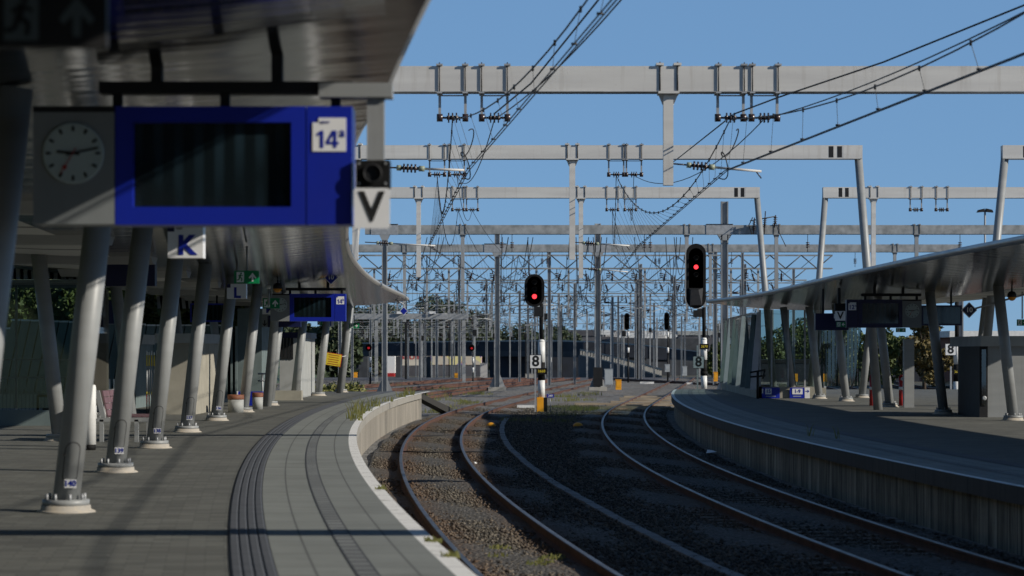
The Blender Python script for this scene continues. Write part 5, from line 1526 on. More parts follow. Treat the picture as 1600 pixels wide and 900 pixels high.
b = MB(); b.bbox((px(371, 72), 72, .0), (px(409, 72), 72.5, .42)); b.build('body', M['blue'], t)
b = MB(); b.bbox((px(370, 72), 71.98, .0), (px(372, 72), 72.02, .44)); b.build('edge', M['white'], t)
t = thing('handrail', 'grey stair handrail in front of the seventh column', 'handrail', (px(411, 76), 76, 0))
for y in (584, 595): b = MB(); b.tube((px(403, 76), 76, zpx(y, 76)), (px(421, 76), 76, zpx(y, 76)), .03); b.build('rail', M['steel'], t)
b = MB(); b.tube((px(410, 76), 76, 0), (px(410, 76), 76, zpx(583, 76)), .03); b.build('post', M['steel'], t)
# yellow warning sign
Y = 92.5
t = thing('warning_sign', 'tilted yellow warning sign with a red border between the last two columns', 'sign', (px(521, Y), Y, 0))
R = Matrix.Rotation(math.radians(9), 3, 'Y'); c = Vector((px(521, Y), Y, zpx(562, Y)))
b = MB(); b.box(c, (.62, .03, .50), R=R); b.build('border', M['red'], t)
b = MB(); b.box(c - Vector((0, .02, 0)), (.575, .03, .455), R=R); bd = b.build('panel', M['yellow'], t)
b = MB()
for k in range(5): b.box(c - Vector((0, .037, 0)) + R @ Vector((0, 0, .17 - k * .085)), (.42 - .05 * (k % 2), .004, .022), R=R)
b.build('text_line', M['red'], bd)
b = MB(); b.tube((px(541, Y), Y + .05, zpx(556, Y)), (px(508, Y), Y + .05, zpx(562, Y)), .015); b.build('strap', M['steel'], t)
t = thing('platform_end_sign', 'small white and yellow sign on a thin pole left of the tilted warning sign', 'sign', (px(489, 90), 90, 0))
b = MB(); b.tube((px(489, 90), 90, 0), (px(489, 90), 90, zpx(547, 90)), .04); b.build('pole', M['column'], t)
b = MB(); b.bbox((px(484, 90), 89.94, zpx(560, 90)), (px(491, 90), 89.96, zpx(548, 90))); b.build('white_plate', M['whitesign'], t)
b = MB(); b.bbox((px(484, 90), 89.93, zpx(568, 90)), (px(491.5, 90), 89.955, zpx(560.5, 90))); b.build('yellow_plate', M['yellow'], t)

# ------------------------------------------------------------------ right platform furniture
# glazed stair enclosure
Ya = 89
xa, xb = px(1186, Ya), px(1278, Ya)
t = thing('stair_enclosure', 'glazed stair enclosure with leaning glass fins on a beige plinth, right platform', 'stair enclosure', ((xa + xb) / 2, Ya, ZR))
zpl = ZR + .42
b = MB()
b.bbox((xa - .1, Ya, ZR), (xb + .1, Ya + .22, zpl)); b.hexa([(xa - .1, Ya, ZR), (xa + .12, Ya, ZR), (xa + .75, Ya + 22, ZR), (xa + .5, Ya + 22, ZR)], [(xa - .1, Ya, zpl), (xa + .12, Ya, zpl), (xa + .75, Ya + 22, zpl), (xa + .5, Ya + 22, zpl)])
b.bbox((xb + .1, Ya, ZR), (xb + .3, Ya + 14, zpl - .05)); b.build('plinth', M['beige'], t)
b = MB(); b.bbox((xa, Ya + .1, zpl), (xb, Ya + .12, 3.15)); b.build('glass_pane', M['glass'], t)
for i in range(4):
    y = Ya + 1 + i * 5
    f = (y - Ya) / 22
    b = MB(); b.bbox((xa + .05 + .62 * f, y, zpl), (xa + .07 + .62 * f, y + 4.9, 3.1)); b.build('glass_pane', M['glass'], t)
for i in range(8):
    f = i / 7; y = Ya - .3 + 20 * f; x = xa - .10 + .6 * f - .035 * i * .0; zf = 3.05 - .03 * (i % 3)
    b = MB(); b.hexa([(x - .26, y, zpl - .1), (x + .02, y, zpl - .1), (x + .02, y + .05, zpl - .1), (x - .26, y + .05, zpl - .1)], [(x + .0, y + .02, zf), (x + .12, y + .02, zf), (x + .12, y + .07, zf), (x + .0, y + .07, zf)]); b.build('fin', M['panelteal' if i % 3 else 'slatlight'], t)
for i in range(12):
    x = xb + .15 + i * .14
    b = MB(); b.bbox((x, Ya + 1.5, zpl), (x + .11, Ya + 1.54, zpx(505, Ya))); b.build('glass_fin', M['glassgreen'], t)
for x in (1188, 1206, 1232, 1258, 1277): b = MB(); b.bbox((px(x, Ya) - .03, Ya + .06, zpl), (px(x, Ya) + .03, Ya + .16, 3.15)); b.build('mullion', M['steel'], t)
# inside the stair: yellow ticket devices
for x, Y in ((1207, 97), (1243, 98), (1289, 98)):
    tt = thing('card_reader', 'small yellow card reader seen through the stair glass, %s one' % {1207: 'left', 1243: 'middle', 1289: 'right'}[x], 'card reader', (px(x, Y), Y, ZR), 'yellow card readers')
    b = MB(); b.box((px(x, Y), Y, zpx(590, Y)), (.17, .12, .32)); b.build('head', M['orange'], tt)
    b = MB(); b.box((px(x, Y), Y, (zpx(596, Y) + ZR) / 2), (.09, .09, zpx(596, Y) - ZR)); b.build('stem', M['steel'], tt)
# blue platform signs on the plinth
def blue_sign(lab, x0, x1, y0, y1, Y, s_, ar=None):
    t = thing('platform_number_sign', lab, 'sign', (px((x0 + x1) / 2, Y), Y, zpx(y1, Y)), 'blue platform number signs on the plinth')
    b = MB(); b.bbox((px(x0, Y), Y, zpx(y1, Y)), (px(x1, Y), Y + .03, zpx(y0, Y))); p = b.build('panel', M['blue'], t)
    w_ = (y1 - y0) * Y / FPX
    pw = w_ * (.58 if len(s_) < 3 else .95)
    c = (px(x0 + (x1 - x0) * (.36 if len(s_) < 3 else .52), Y), Y - .006, zpx(y0 + (y1 - y0) * .36, Y))
    b = MB(); b.box(c, (pw, .012, w_ * .52)); q = b.build('number_plate', M['whitesign'], p)
    text(s_, w_ * .44, (c[0], c[1] - .0085, c[2]), M['lblue'], q, bold=.006)
    b = MB(); b.box((px(x0 + (x1 - x0) * .5, Y), Y - .003, zpx(y1 - (y1 - y0) * .2, Y)), ((x1 - x0) * Y / FPX * .55, .006, .025)); b.build('text_line', M['grey'], p)
    if ar:
        b = MB(); b.bbox((px(x1, Y) + .01, Y, zpx(y1, Y)), (px(x1 + 8.5, Y), Y + .03, zpx(y0, Y))); ap = b.build('arrow_plate', M['whitesign'], t)
        cx, cz = px(x1 + 4.6, Y), zpx((y0 * .65 + y1 * .35), Y); s2 = .07
        b = MB(); b.prism_y([(cx - s2, cz - .015), (cx + .02, cz - .015), (cx - .01, cz - .05), (cx + .02, cz - .05), (cx + s2, cz), (cx + .02, cz + .05), (cx - .01, cz + .05), (cx + .02, cz + .015), (cx - s2, cz + .015)], Y - .005, Y + .002); b.build('arrow', M['lblue'], ap)
    else:
        b = MB(); b.bbox((px(x0, Y), Y - .005, zpx(y0 + 9, Y)), (px(x0 + 2, Y), Y + .002, zpx(y0 + 2, Y))); b.build('symbol_plate', M['whitesign'], p)
blue_sign('blue sign with a white 15 plate on the beige plinth', 1190.5, 1218.5, 605.5, 622.5, 88.9, '15')
blue_sign('blue sign reading 1-9 with a white arrow plate on the beige plinth', 1234, 1257, 605.5, 622.5, 88.9, '1-9', True)
t = thing('bench_stand', 'dark stand of a leaning rail beside the glass fins on the right platform', 'leaning rail', (px(1183, 88), 88, ZR))
b = MB(); b.tube((px(1172, 88), 88, zpx(582, 88)), (px(1196, 88), 88, zpx(578, 88)), .035); b.tube((px(1172, 88), 88, zpx(589, 88)), (px(1196, 88), 88, zpx(587, 88)), .035); b.build('rail', M['dark'], t)
b = MB(); b.tube((px(1184, 88), 88, ZR), (px(1184, 88), 88, zpx(579, 88)), .05); b.tube((px(1195, 88), 88, zpx(579, 88)), (px(1192, 88), 88, zpx(592, 88)), .03); b.build('post', M['dark'], t)
t = thing('stair_handrail', 'dark stepped stair handrail beside the sunlit leaning column of the right platform', 'handrail', (px(1335, 92), 92, ZR))
b = MB(); b.path([P(1325, 606, 92), P(1334, 583, 92), P(1345, 580, 92)], .03, 6); b.path([P(1330, 606, 92), P(1338, 588, 92), P(1347, 586, 92)], .03, 6); b.build('rail', M['dark'], t)
b = MB(); b.path([P(1343, 580, 92), P(1343, 624, 92)], .03, 6); b.build('post', M['steel'], t)
# red hydrant posts
for x, lab in ((1362, 'red hydrant post with a white band and round dial, left one on the right platform'), (1408, 'red hydrant post with a white band beside the grey pillar')):
    Y = 76.5; X = px(x, Y)
    t = thing('hydrant_post', lab, 'hydrant', (X, Y, ZR), 'red hydrant posts')
    b = MB(); b.tube((X, Y, ZR), (X, Y, zpx(588, Y)), .072, n=16); b.tube((X, Y, zpx(588, Y)), (X, Y, zpx(585, Y)), .05, n=12); b.build('body', M['red'], t)
    b = MB(); b.tube((X, Y, zpx(609, Y)), (X, Y, zpx(604.5, Y)), .076, n=16); b.build('band', M['white'], t)
    b = MB(); b.lathe((X + .02, Y - .07, zpx(592, Y)), [(.055, 0), (.055, .02), (.03, .02)], 14, axis='Y'); b.build('dial', M['grey'], t)
boxthing('grey_pillar', 'square grey pillar beside the right red hydrant post', 'pillar', 1413, 1428.5, 530, 74, .3, 'column', ZR)
t = boxthing('lift_shaft', 'pale lift box with a flat grey roof slab at the right picture edge', 'lift', 1543, 1690, 541, 63, 4, 'column', ZR)
Y = 63
b = MB(); b.bbox((px(1530, Y), Y - .2, zpx(541, Y)), (px(1700, Y), Y + 4.2, zpx(525, Y))); b.build('roof_slab', M['panelgrey'], t)
b = MB(); b.bbox((px(1530, Y), Y - .05, ZR), (px(1542.8, Y), Y + 3, zpx(541, Y))); fr = b.build('door_frame', M['dark'], t)
b = MB(); b.bbox((px(1533, Y), Y - .07, ZR + .3), (px(1540, Y), Y - .045, zpx(546, Y))); b.build('door_glass', M['glassgreen'], fr)
b = MB(); b.lathe((px(1537, Y), Y - .07, zpx(622, Y)), [(.06, 0), (.06, .03), (.03, .03)], 12, axis='Y'); b.build('call_button', M['steel'], fr)
# ------------------------------------------------------------------ track-side small things
def cabinet(lab, x0, x1, y0, y1, Y, m_, group=None, legs=False, door=True):
    X0, X1, z0, z1 = px(x0, Y), px(x1, Y), zpx(y1, Y), zpx(y0, Y)
    t = thing('trackside_cabinet', lab, 'cabinet', ((X0 + X1) / 2, Y, z0), group)
    d = min(.5, (X1 - X0) * .8)
    b = MB(); b.bbox((X0, Y, z0 + (.12 if legs else 0)), (X1, Y + d, z1 - .04)); b.build('body', M[m_], t)
    b = MB(); b.bbox((X0 - .02, Y - .02, z1 - .04), (X1 + .02, Y + d + .02, z1)); b.build('lid', M[m_], t)
    if door: b = MB(); b.bbox((X0 + .04, Y - .012, z0 + .16), (X1 - .04, Y - .001, z1 - .1)); dd = b.build('door', M[m_], t)
    if legs:
        for x in (X0 + .06, X1 - .06): b = MB(); b.bbox((x - .03, Y + .03, z0), (x + .03, Y + d - .03, z0 + .12)); b.build('leg', M['steel'], t)
    return t
OG = 'small orange trackside cabinets'
cabinet('grey switch cabinet on legs at the foot of the stout gantry post', 944.5, 957.5, 576.5, 604, 160, 'grey', None, True)
cabinet('bright orange cabinet right of the grey switch cabinet', 962, 971, 593, 609, 150, 'orange', OG)
cabinet('orange cabinet left of the triangular post foot near the right platform end', 1115, 1121.5, 581, 596, 165, 'orange', OG)
cabinet('orange cabinet in front of the graffiti wall', 710, 716, 583, 590.5, 228, 'orange', OG)
cabinet('orange cabinet far left behind the platform end', 552, 558, 581.5, 590, 215, 'orange', OG)
cabinet('pale cabinet with an orange foot at the dark end of the bridge opening', 750, 761, 567, 590, 229, 'roofpale')
cabinet('grey cabinet on the embankment left of the shaded 8 board', 1066, 1073.5, 572, 587, 190, 'grey')
cabinet('grey cabinet with a red notice between the far masts', 1039, 1046.5, 569, 581, 195, 'grey')
cabinet('white cabinet among the posts right of the left signal', 856, 862, 558, 566, 200, 'white')
cabinet('white box low among the posts right of the left signal', 855.5, 859.5, 541, 552, 205, 'white')
cabinet('low concrete footing block behind the white 8 board', 821, 834, 584, 590.5, 226, 'concrete', None, False, False)
for x, y, lab in ((767, 659, 'yellow half-dome track marker lit by the sun right of the left track'), (903, 659, 'dim yellow half-dome track marker in the shade between the tracks')):
    Y = 9000 / (y + 3 - 550) * 1.03; X = px(x, Y)
    t = thing('track_marker', lab, 'marker', (X, Y, -.95), 'yellow half-dome track markers')
    b = MB(); b.lathe((X, Y, -.95), [(.17, 0), (.165, .05), (.13, .10), (.07, .13), (.01, .14)], 18); b.build('dome', M['orange'], t)
    b = MB(); b.lathe((X, Y, -.96), [(.19, 0), (.19, .02)], 18); b.build('base', M['dark'], t)
t = thing('distance_sign', 'small blue plate numbered 349 on a stake right of the left signal base', 'sign', (px(860, 101), 101, -.95))
b = MB(); b.tube((px(860, 101), 101, -.95), (px(860, 101), 101, zpx(618, 101)), .015); b.build('stake', M['steel'], t)
plate(t, '349', (px(860, 101), 100.97, zpx(618.5, 101)), .30, .14, 'blue', 'whitesign', .13, 'plate', .002)
t = thing('white_beam', 'white concrete beam lying in the ballast left of the left signal base', 'beam', (px(823, 110), 110, -.9))
b = MB(); b.bbox((px(808, 110), 110, -.98), (px(836, 110), 110.3, -.82)); b.build('beam', M['white'], t)
for x0, x1, Y, lab in ((1000, 1022, 195, 'white beam lying across the far turnout'), (1073, 1091, 190, 'white beam lying right of the far turnout')):
    t = thing('white_beam', lab, 'beam', (px(x0, Y), Y, -.95)); b = MB(); b.bbox((px(x0, Y), Y, -.98), (px(x1, Y), Y + .4, -.80)); b.build('beam', M['white'], t)
t = thing('paper_sheet', 'crumpled white sheet of paper on the shaded ballast by the right wall', 'paper', (px(1112, 62), 62, -.93))
X, Y = px(1112, 60), 60
b = MB(); b.add([(X - .16, Y - .3, -.90), (X + .10, Y - .42, -.86), (X + .17, Y + .3, -.89), (X - .08, Y + .35, -.84), (X, Y, -.83)], [(0, 1, 4), (1, 2, 4), (2, 3, 4), (3, 0, 4)]); b.build('sheet', M['white'], t)
for i, (x, y) in enumerate(((681, 654), (742, 724), (588, 680))):
    Y = 9500 / (y - 550); X = px(x, Y); b = MB(); b.lathe((X, Y, -.93), [(.03, 0), (.05, .02), (.02, .05)], 7)
    o = b.build('litter', M['white']); tag(o, 'scrap of white litter on the ballast %s' % ['inside the left track', 'right beside the right rail of the left track', 'under the left platform wall'][i], 'litter', 'white litter scraps')
# cable crossing the left track
t = thing('track_cable', 'thin dark cable crossing the ballast of the left track', 'cable', (trackL(61), 61, -.92))
b = MB(); b.path([(trackL(61) - 1.35 + i * .2, 61 + .6 * math.sin(i * .7) * .3 - i * .03, -.915) for i in range(15)], .018); b.build('cable', M['dark'], t)
t = thing('track_cable', 'second dark cable crossing the left track farther away', 'cable', (trackL(70), 70, -.92))
b = MB(); b.path([(trackL(72) - 1.0 + i * .2, 72 + i * .12, -.91) for i in range(15)], .018); b.build('cable', M['dark'], t)
# warning board and small sign by the triangular footed post
t = thing('warning_sign', 'yellow sign with a red edge right of the triangular footed post', 'sign', (px(1145, 126), 126, ZR))
b = MB(); b.bbox((px(1139, 126), 126, zpx(566, 126)), (px(1152, 126), 126.03, zpx(545, 126))); b.build('border', M['red'], t)
b = MB(); b.bbox((px(1140.5, 126), 125.98, zpx(565, 126)), (px(1152, 126), 126, zpx(546.5, 126))); b.build('panel', M['yellow'], t)
b = MB(); b.tube((px(1146, 126), 126.04, ZR), (px(1146, 126), 126.04, zpx(545, 126)), .03); b.build('post', M['steel'], t)
t = thing('mast_number_sign', 'small white sign with a dark number on the triangular footed post', 'sign', (px(1133.5, 134), 134.4, 0))
plate(t, '51', (px(1133.5, 134), 134.4, zpx(568, 134)), .36, .52, 'whitesign', 'lblack', .2, 'plate', .004)
# utility floodlight
t = thing('floodlight_mast', 'twin floodlight on a thin mast above the right canopy', 'floodlight', (px(1539, 150), 150, gz(150)))
b = MB(); b.tube((px(1539, 150), 150, gz(150)), (px(1539, 150), 150, zpx(328, 150)), .06); b.build('pole', M['steel'], t)
for s_ in (-1, 1):
    b = MB(); x = px(1539, 150); b.hexa([(x + s_ * .05, 149.8, zpx(331, 150)), (x + s_ * .5, 149.8, zpx(332, 150)), (x + s_ * .5, 150.2, zpx(332, 150)), (x + s_ * .05, 150.2, zpx(331, 150))][::s_], [(x + s_ * .05, 149.8, zpx(326, 150)), (x + s_ * .42, 149.8, zpx(328, 150)), (x + s_ * .42, 150.2, zpx(328, 150)), (x + s_ * .05, 150.2, zpx(326, 150))][::s_]); b.build('lamp_head', M['dark'], t)

# ------------------------------------------------------------------ viaduct and buildings
def viaduct():
    t = thing('railway_viaduct', 'long dark blue railway viaduct with piers crossing behind the yard', 'viaduct', (px(750, 600), 600, gz(600)))
    pts = [(470, 650, 538, 557), (600, 625, 534.5, 556.5), (700, 610, 532.5, 556.5), (800, 600, 531.5, 557), (880, 590, 531.5, 558), (940, 575, 533.5, 559), (1000, 560, 538, 560), (1060, 545, 545, 562.5), (1110, 530, 551, 565)]
    def sec(name, f0, f1, dy0, dy1, m_):
        b = MB()
        L = [(px(x, Y), Y, zpx(y0 + (y1 - y0) * f0, Y), zpx(y0 + (y1 - y0) * f1, Y)) for x, Y, y0, y1 in pts]
        for (xa, ya, ta, ba), (xb, yb, tb, bb) in zip(L[:-1], L[1:]):
            b.hexa([(xa, ya + dy0, ba), (xb, yb + dy0, bb), (xb, yb + dy1, bb), (xa, ya + dy1, ba)], [(xa, ya + dy0, ta), (xb, yb + dy0, tb), (xb, yb + dy1, tb), (xa, ya + dy1, ta)])
        return b.build(name, M[m_], t)
    sec('noise_barrier', .08, .66, .3, .6, 'bridge')
    sec('deck', .66, 1.0, 0, 11, 'bridgegrey')
    sec('top_rail', 0, .08, .2, .7, 'panelgrey')
    for x, w_ in ((618, 9), (660, 12), (753, 10), (795, 12), (560, 14), (840, 14)):
        Y = 612; b = MB(); b.bbox((px(x, Y), Y + 1, -6), (px(x + w_, Y), Y + 6, zpx(557, Y))); b.build('pier', M['bridgegrey'], t)
    # dark abutment right of the openings
    b = MB(); b.bbox((px(765, 604), 604, -6), (px(915, 604), 612, zpx(557, 604))); b.build('abutment', M['bridge'], t)
    b = MB(); b.bbox((px(470, 640), 640, -6), (px(575, 640), 646, zpx(556, 640))); b.build('abutment', M['bridge'], t)
    return t
viaduct()
# descending ramp with a balustrade
t = thing('ramp_viaduct', 'blue-grey descending rail ramp with a pale balustrade right of the viaduct', 'ramp', (px(960, 330), 330, gz(330)))
rp = [(906, 390, 555.5), (940, 370, 563), (975, 350, 572), (1005, 333, 580), (1034, 318, 589)]
for (xa, Ya, ya), (xb, Yb, yb) in zip(rp[:-1], rp[1:]):
    A, B_ = P(xa, ya, Ya), P(xb, yb, Yb)
    b = MB(); b.hexa([(A.x, Ya, -5), (B_.x, Yb, -5), (B_.x, Yb + 9, -5), (A.x, Ya + 9, -5)], [(A.x, Ya, A.z), (B_.x, Yb, B_.z), (B_.x, Yb + 9, B_.z), (A.x, Ya + 9, A.z)]); b.build('ramp_wall', M['bridge'], t)
    b = MB(); n = 8; up = .95
    for i in range(n):
        f = (i + .5) / n; q = A.lerp(B_, f); b.box((q.x, q.y + .1, q.z + up / 2), (.30, .12, up))
    for zz in (.06, up): b.hexa([(A.x, Ya, A.z + zz - .13), (B_.x, Yb, B_.z + zz - .13), (B_.x, Yb + .2, B_.z + zz - .13), (A.x, Ya + .2, A.z + zz - .13)], [(A.x, Ya, A.z + zz + .13), (B_.x, Yb, B_.z + zz + .13), (B_.x, Yb + .2, B_.z + zz + .13), (A.x, Ya + .2, A.z + zz + .13)])
    b.build('balustrade', M['concrete'], t)
# train-like dark wagons on the ramp
for i, (xa, xb) in enumerate(((912, 944), (946, 978), (980, 1012), (1014, 1046))):
    Y = 420
    t = thing('rail_wagon', 'dark blue covered wagon standing on the ramp, %s in the row from the left' % ['first', 'second', 'third', 'last'][i], 'wagon', (px(xa, Y), Y, zpx(556 + i * 3, Y)), 'dark wagons on the ramp')
    y0, y1 = 534 + i * 2.6, 553 + i * 2.6
    b = MB(); b.prism_y([(px(xa, Y), zpx(y1, Y)), (px(xb, Y), zpx(y1 + 2, Y)), (px(xb, Y), zpx(y0 + 4, Y)), (px(xb - 3, Y), zpx(y0 + 2, Y)), (px(xa + 3, Y), zpx(y0, Y)), (px(xa, Y), zpx(y0 + 2, Y))], Y, Y + 3); b.build('body', M['bridge'], t)
    b = MB(); b.bbox((px(xa + 2, Y), Y + .2, zpx(y1 + 5, Y)), (px(xb - 2, Y), Y + 2.8, zpx(y1 + .5, Y))); b.build('underframe', M['dark'], t)

def building(name, lab, Y, x0, x1, y0, y1, m_, roof='roofpale', wins=0, depth=20, rh=1.5):
    X0, X1, z0, z1 = px(x0, Y), px(x1, Y), zpx(y1, Y), zpx(y0, Y)
    t = thing(name, lab, 'building', ((X0 + X1) / 2, Y, z0))
    b = MB(); b.bbox((X0, Y, z0), (X1, Y + depth, z1 - rh)); b.build('wall', M[m_], t)
    b = MB(); b.bbox((X0 - .3, Y - .4, z1 - rh), (X1 + .3, Y + depth, z1)); b.build('roof', M[roof], t)
    for i in range(wins):
        xc = X0 + (X1 - X0) * (i + .5) / wins; w_ = (X1 - X0) / wins * .5; h_ = (z1 - rh - z0) * .4
        b = MB(); b.bbox((xc - w_ / 2, Y - .06, z1 - rh - h_ * 1.4), (xc + w_ / 2, Y + .02, z1 - rh - h_ * .4)); f = b.build('window', M['white'], t)
        b = MB(); b.bbox((xc - w_ * .42, Y - .09, z1 - rh - h_ * 1.35), (xc + w_ * .42, Y - .05, z1 - rh - h_ * .45)); b.build('pane', M['navy'], f)
    return t
# graffiti building behind the bridge openings
def graffmat():
    m, t, b = nm('graffiti_wall')
    v = coords(t, 'Object', (1, 1, 1))
    cell = voro(t, v, .45, 'Color'); sp = N(t, "ShaderNodeSeparateColor"); t.links.new(cell, sp.inputs[0])
    c = mixc(t, math_(t, 'GREATER_THAN', sp.outputs[0], .62), (0.55, 0.48, 0.38), (0.55, 0.30, 0.20))
    c = mixc(t, math_(t, 'GREATER_THAN', sp.outputs[1], .70), c, (0.22, 0.12, 0.42))
    c = mixc(t, math_(t, 'GREATER_THAN', sp.outputs[2], .74), c, (0.75, 0.66, 0.30))
    t.links.new(c, b.inputs['Base Color']); b.inputs['Roughness'].default_value = .9
    return m
M['graffiti'] = graffmat()
Y = 700
t = thing('graffiti_building', 'low cream building with red letters and purple graffiti seen under the viaduct', 'building', (px(690, Y), Y, -6))
b = MB(); b.bbox((px(618, Y), Y, zpx(571, Y)), (px(672, Y), Y + 15, zpx(555, Y))); b.build('wall', M['cream'], t)
b = MB(); b.bbox((px(672, Y), Y, zpx(570, Y)), (px(752, Y), Y + 15, zpx(555, Y))); b.build('painted_wall', M['graffiti'], t)
b = MB(); b.bbox((px(618, Y), Y - 1, -6), (px(752, Y), Y + 15, zpx(571, Y))); b.build('plinth', M['roofdark'], t)
text('BRUIN', 2.0, (px(643, Y), Y - .05, zpx(558, Y)), M['red'], t, bold=.05, sx=1.2)
t = thing('white_truck', 'white box truck standing beyond the left bridge opening', 'truck', (px(610, 690), 690, -5.5))
b = MB(); b.bbox((px(604, 690), 690, -4.4), (px(617, 690), 696, zpx(556, 690))); b.build('box_body', M['white'], t)
b = MB(); b.bbox((px(605, 690), 689, -5.4), (px(616, 690), 696, -4.4)); b.build('cab', M['red'], t)
building('warehouse', 'long pale warehouse roof on the horizon left of the far signals', 900, 848, 935, 515.5, 556, 'roofdark', 'roofdark', 0, 40, 2.2)
building('warehouse', 'long cream parking deck on the horizon between the far signals', 950, 940, 1058, 516.5, 560, 'roofdark', 'roofpale', 0, 40, 1.6)
building('warehouse', 'low grey depot roof on the horizon behind the right signal', 900, 1060, 1150, 517, 565, 'roofdark', 'panelgrey', 0, 40, 1.6)
r5 = random.Random(9)
for i in range(14):
    x = 948 + i * 8.0 + r5.uniform(-2, 2); Y = 760 + r5.uniform(-30, 30); X = px(x, Y); z = zpx(524 + r5.uniform(-2, 5), Y); L = r5.uniform(3, 5)
    t = thing('parked_car', 'tiny pale parked vehicle on the far deck, %s of the row' % ['first', 'second', 'third', 'fourth', 'fifth', 'sixth', 'seventh', 'eighth', 'ninth', 'tenth', 'eleventh', 'twelfth', 'thirteenth', 'last'][i], 'vehicle', (X, Y, z), 'far parked vehicles on the horizon')
    b = MB(); b.prism_y([(X - L / 2, z), (X + L / 2, z), (X + L / 2, z + .7), (X + L * .28, z + .8), (X + L * .18, z + 1.5), (X - L * .3, z + 1.5), (X - L * .42, z + .8), (X - L / 2, z + .7)], Y, Y + 1.8); b.build('body', M[r5.choice(('white', 'grey', 'white', 'roofdark', 'roofpale'))], t)
t = thing('parking_deck', 'long low dark parking deck under the far parked vehicles', 'parking deck', (px(1000, 800), 800, -5.4))
b = MB(); b.bbox((px(938, 800), 720, -5.4), (px(1075, 800), 830, zpx(530, 760))); b.build('deck', M['bridgegrey'], t)
building('brick_building', 'brick building with a white roof edge seen between the right platform columns', 170, 1489, 1640, 517, 600, 'brick', 'white', 5, 14, .45)
building('cream_building', 'cream low house with a dark roof in front of the brick building', 150, 1512, 1660, 562, 605, 'cream', 'brick', 3, 10, 1.4)
t = boxthing('storage_hall', 'long dark blue shed behind the right platform and its glass enclosure', 'shed', 1190, 1500, 562, 210, 10, 'bridge', -1.0, .3, 'dark')

# ------------------------------------------------------------------ vegetation
def leaves(name, blobs, n, size, mat, parent=None, seed=1, flat=False):
    r = np.random.default_rng(seed)
    w_ = np.array([b_[3] * b_[4] * b_[5] for b_ in blobs]); w_ = w_ / w_.sum()
    k = r.choice(len(blobs), n, p=w_)
    B = np.array(blobs)[k]
    d = r.normal(size=(n, 3)); d /= np.linalg.norm(d, axis=1)[:, None]
    rad = r.uniform(.55, 1.05, n) ** .8
    ctr = B[:, :3] + d * rad[:, None] * B[:, 3:6]
    u = r.normal(size=(n, 3)); u /= np.linalg.norm(u, axis=1)[:, None]
    v = np.cross(u, r.normal(size=(n, 3))); v /= np.linalg.norm(v, axis=1)[:, None]
    s_ = size * r.uniform(.6, 1.3, n)[:, None]
    q = np.stack([ctr - u * s_, ctr + v * s_ * .5, ctr + u * s_, ctr - v * s_ * .5], 1)
    if parent is not None: q = q - np.array(LOC[parent.name])
    me = bpy.data.meshes.new(name)
    me.vertices.add(4 * n); me.vertices.foreach_set('co', q.reshape(-1))
    me.loops.add(4 * n); me.loops.foreach_set('vertex_index', np.arange(4 * n, dtype=np.int32))
    me.polygons.add(n); me.polygons.foreach_set('loop_start', np.arange(0, 4 * n, 4, dtype=np.int32))
    me.materials.append(M[mat]); me.update(calc_edges=True)
    o = bpy.data.objects.new(name, me); C.objects.link(o)
    if parent is not None: o.parent = parent; LOC[o.name] = LOC[parent.name]
    return o
def tree(lab, X, Y, z0, h, r, n, size, mat, seed, group=None, name='tree', low=.25):
    rr = random.Random(seed)
    t = thing(name, lab, 'tree' if name == 'tree' else 'shrub', (X, Y, z0), group)
    b = MB(); b.tube((X, Y, z0 - .2), (X, Y, z0 + h * .55), h * .022 + .03, h * .012 + .01, 8)
    lim = []
    for i in range(6):
        a = rr.uniform(0, 6.28); z = z0 + h * rr.uniform(.3, .55); e = (X + r * .6 * math.cos(a), Y + r * .6 * math.sin(a), z + h * rr.uniform(.15, .3))
        b.tube((X, Y, z), e, h * .009 + .01, .01, 6); lim.append(e)
    b.build('trunk', M['bark'], t)
    bl = []
    for i in range(16):
        a = rr.uniform(0, 6.28); q = rr.uniform(.1, .75) * r; f = rr.uniform(low + .1, .92)
        s_ = r * rr.uniform(.25, .5) * (1.1 - abs(f - .55))
        bl.append((X + q * math.cos(a) * (1.2 - f * .6), Y + q * math.sin(a), z0 + h * f, s_, s_, s_ * .8))
    leaves('crown', bl, n, size, mat, t, seed)
    return t
TD = 'dark trees behind the lattice gantries'
for i, (x, top, Y, r, lab) in enumerate(((640, 497, 760, 9, 'dark tree behind the lattice gantries, leftmost'), (668, 462, 740, 12, 'tallest dark tree behind the lattice gantries'), (700, 470, 750, 11, 'dark tree right of the tallest one behind the lattice gantries'), (727, 490, 760, 9, 'dark tree at the right end of the tall clump behind the lattice gantries'),
                                        (755, 508, 800, 10, 'low far tree left of the left signal, first of the low row'), (785, 505, 820, 11, 'low far tree of the row left of the left signal, middle'), (815, 506, 800, 11, 'low far tree just left of the left signal mast'), (860, 508, 820, 10, 'low far tree just right of the left signal mast'), (880, 512, 830, 9, 'low far tree at the right end of the low row'), (605, 500, 760, 10, 'dark tree above the bridge behind the left platform end'), (575, 505, 760, 10, 'dark tree above the bridge next to the last left column'),
                                        (560, 478, 720, 13, 'dark tree above the bridge beside the left canopy tip, first'), (592, 474, 730, 13, 'dark tree above the bridge beside the left canopy tip, second'), (620, 478, 740, 12, 'dark tree above the bridge beside the left canopy tip, third'), (740, 480, 770, 12, 'dark tree behind the lattice gantries beside the stout left post'),
 (455, 492, 300, 6, 'dark tree behind the grey stair wall, left one'), (490, 498, 300, 6, 'dark tree behind the grey stair wall, right one'), (525, 500, 320, 6, 'dark tree behind the last left columns'), (1150, 508, 560, 8, 'far dark tree behind the tip of the right canopy'))):
    z0 = -5.4; h = zpx(top, Y) - z0
    tree(lab, px(x, Y), Y, z0, h, r, 6500, .55, 'leafdark', 20 + i, TD, low=.05)
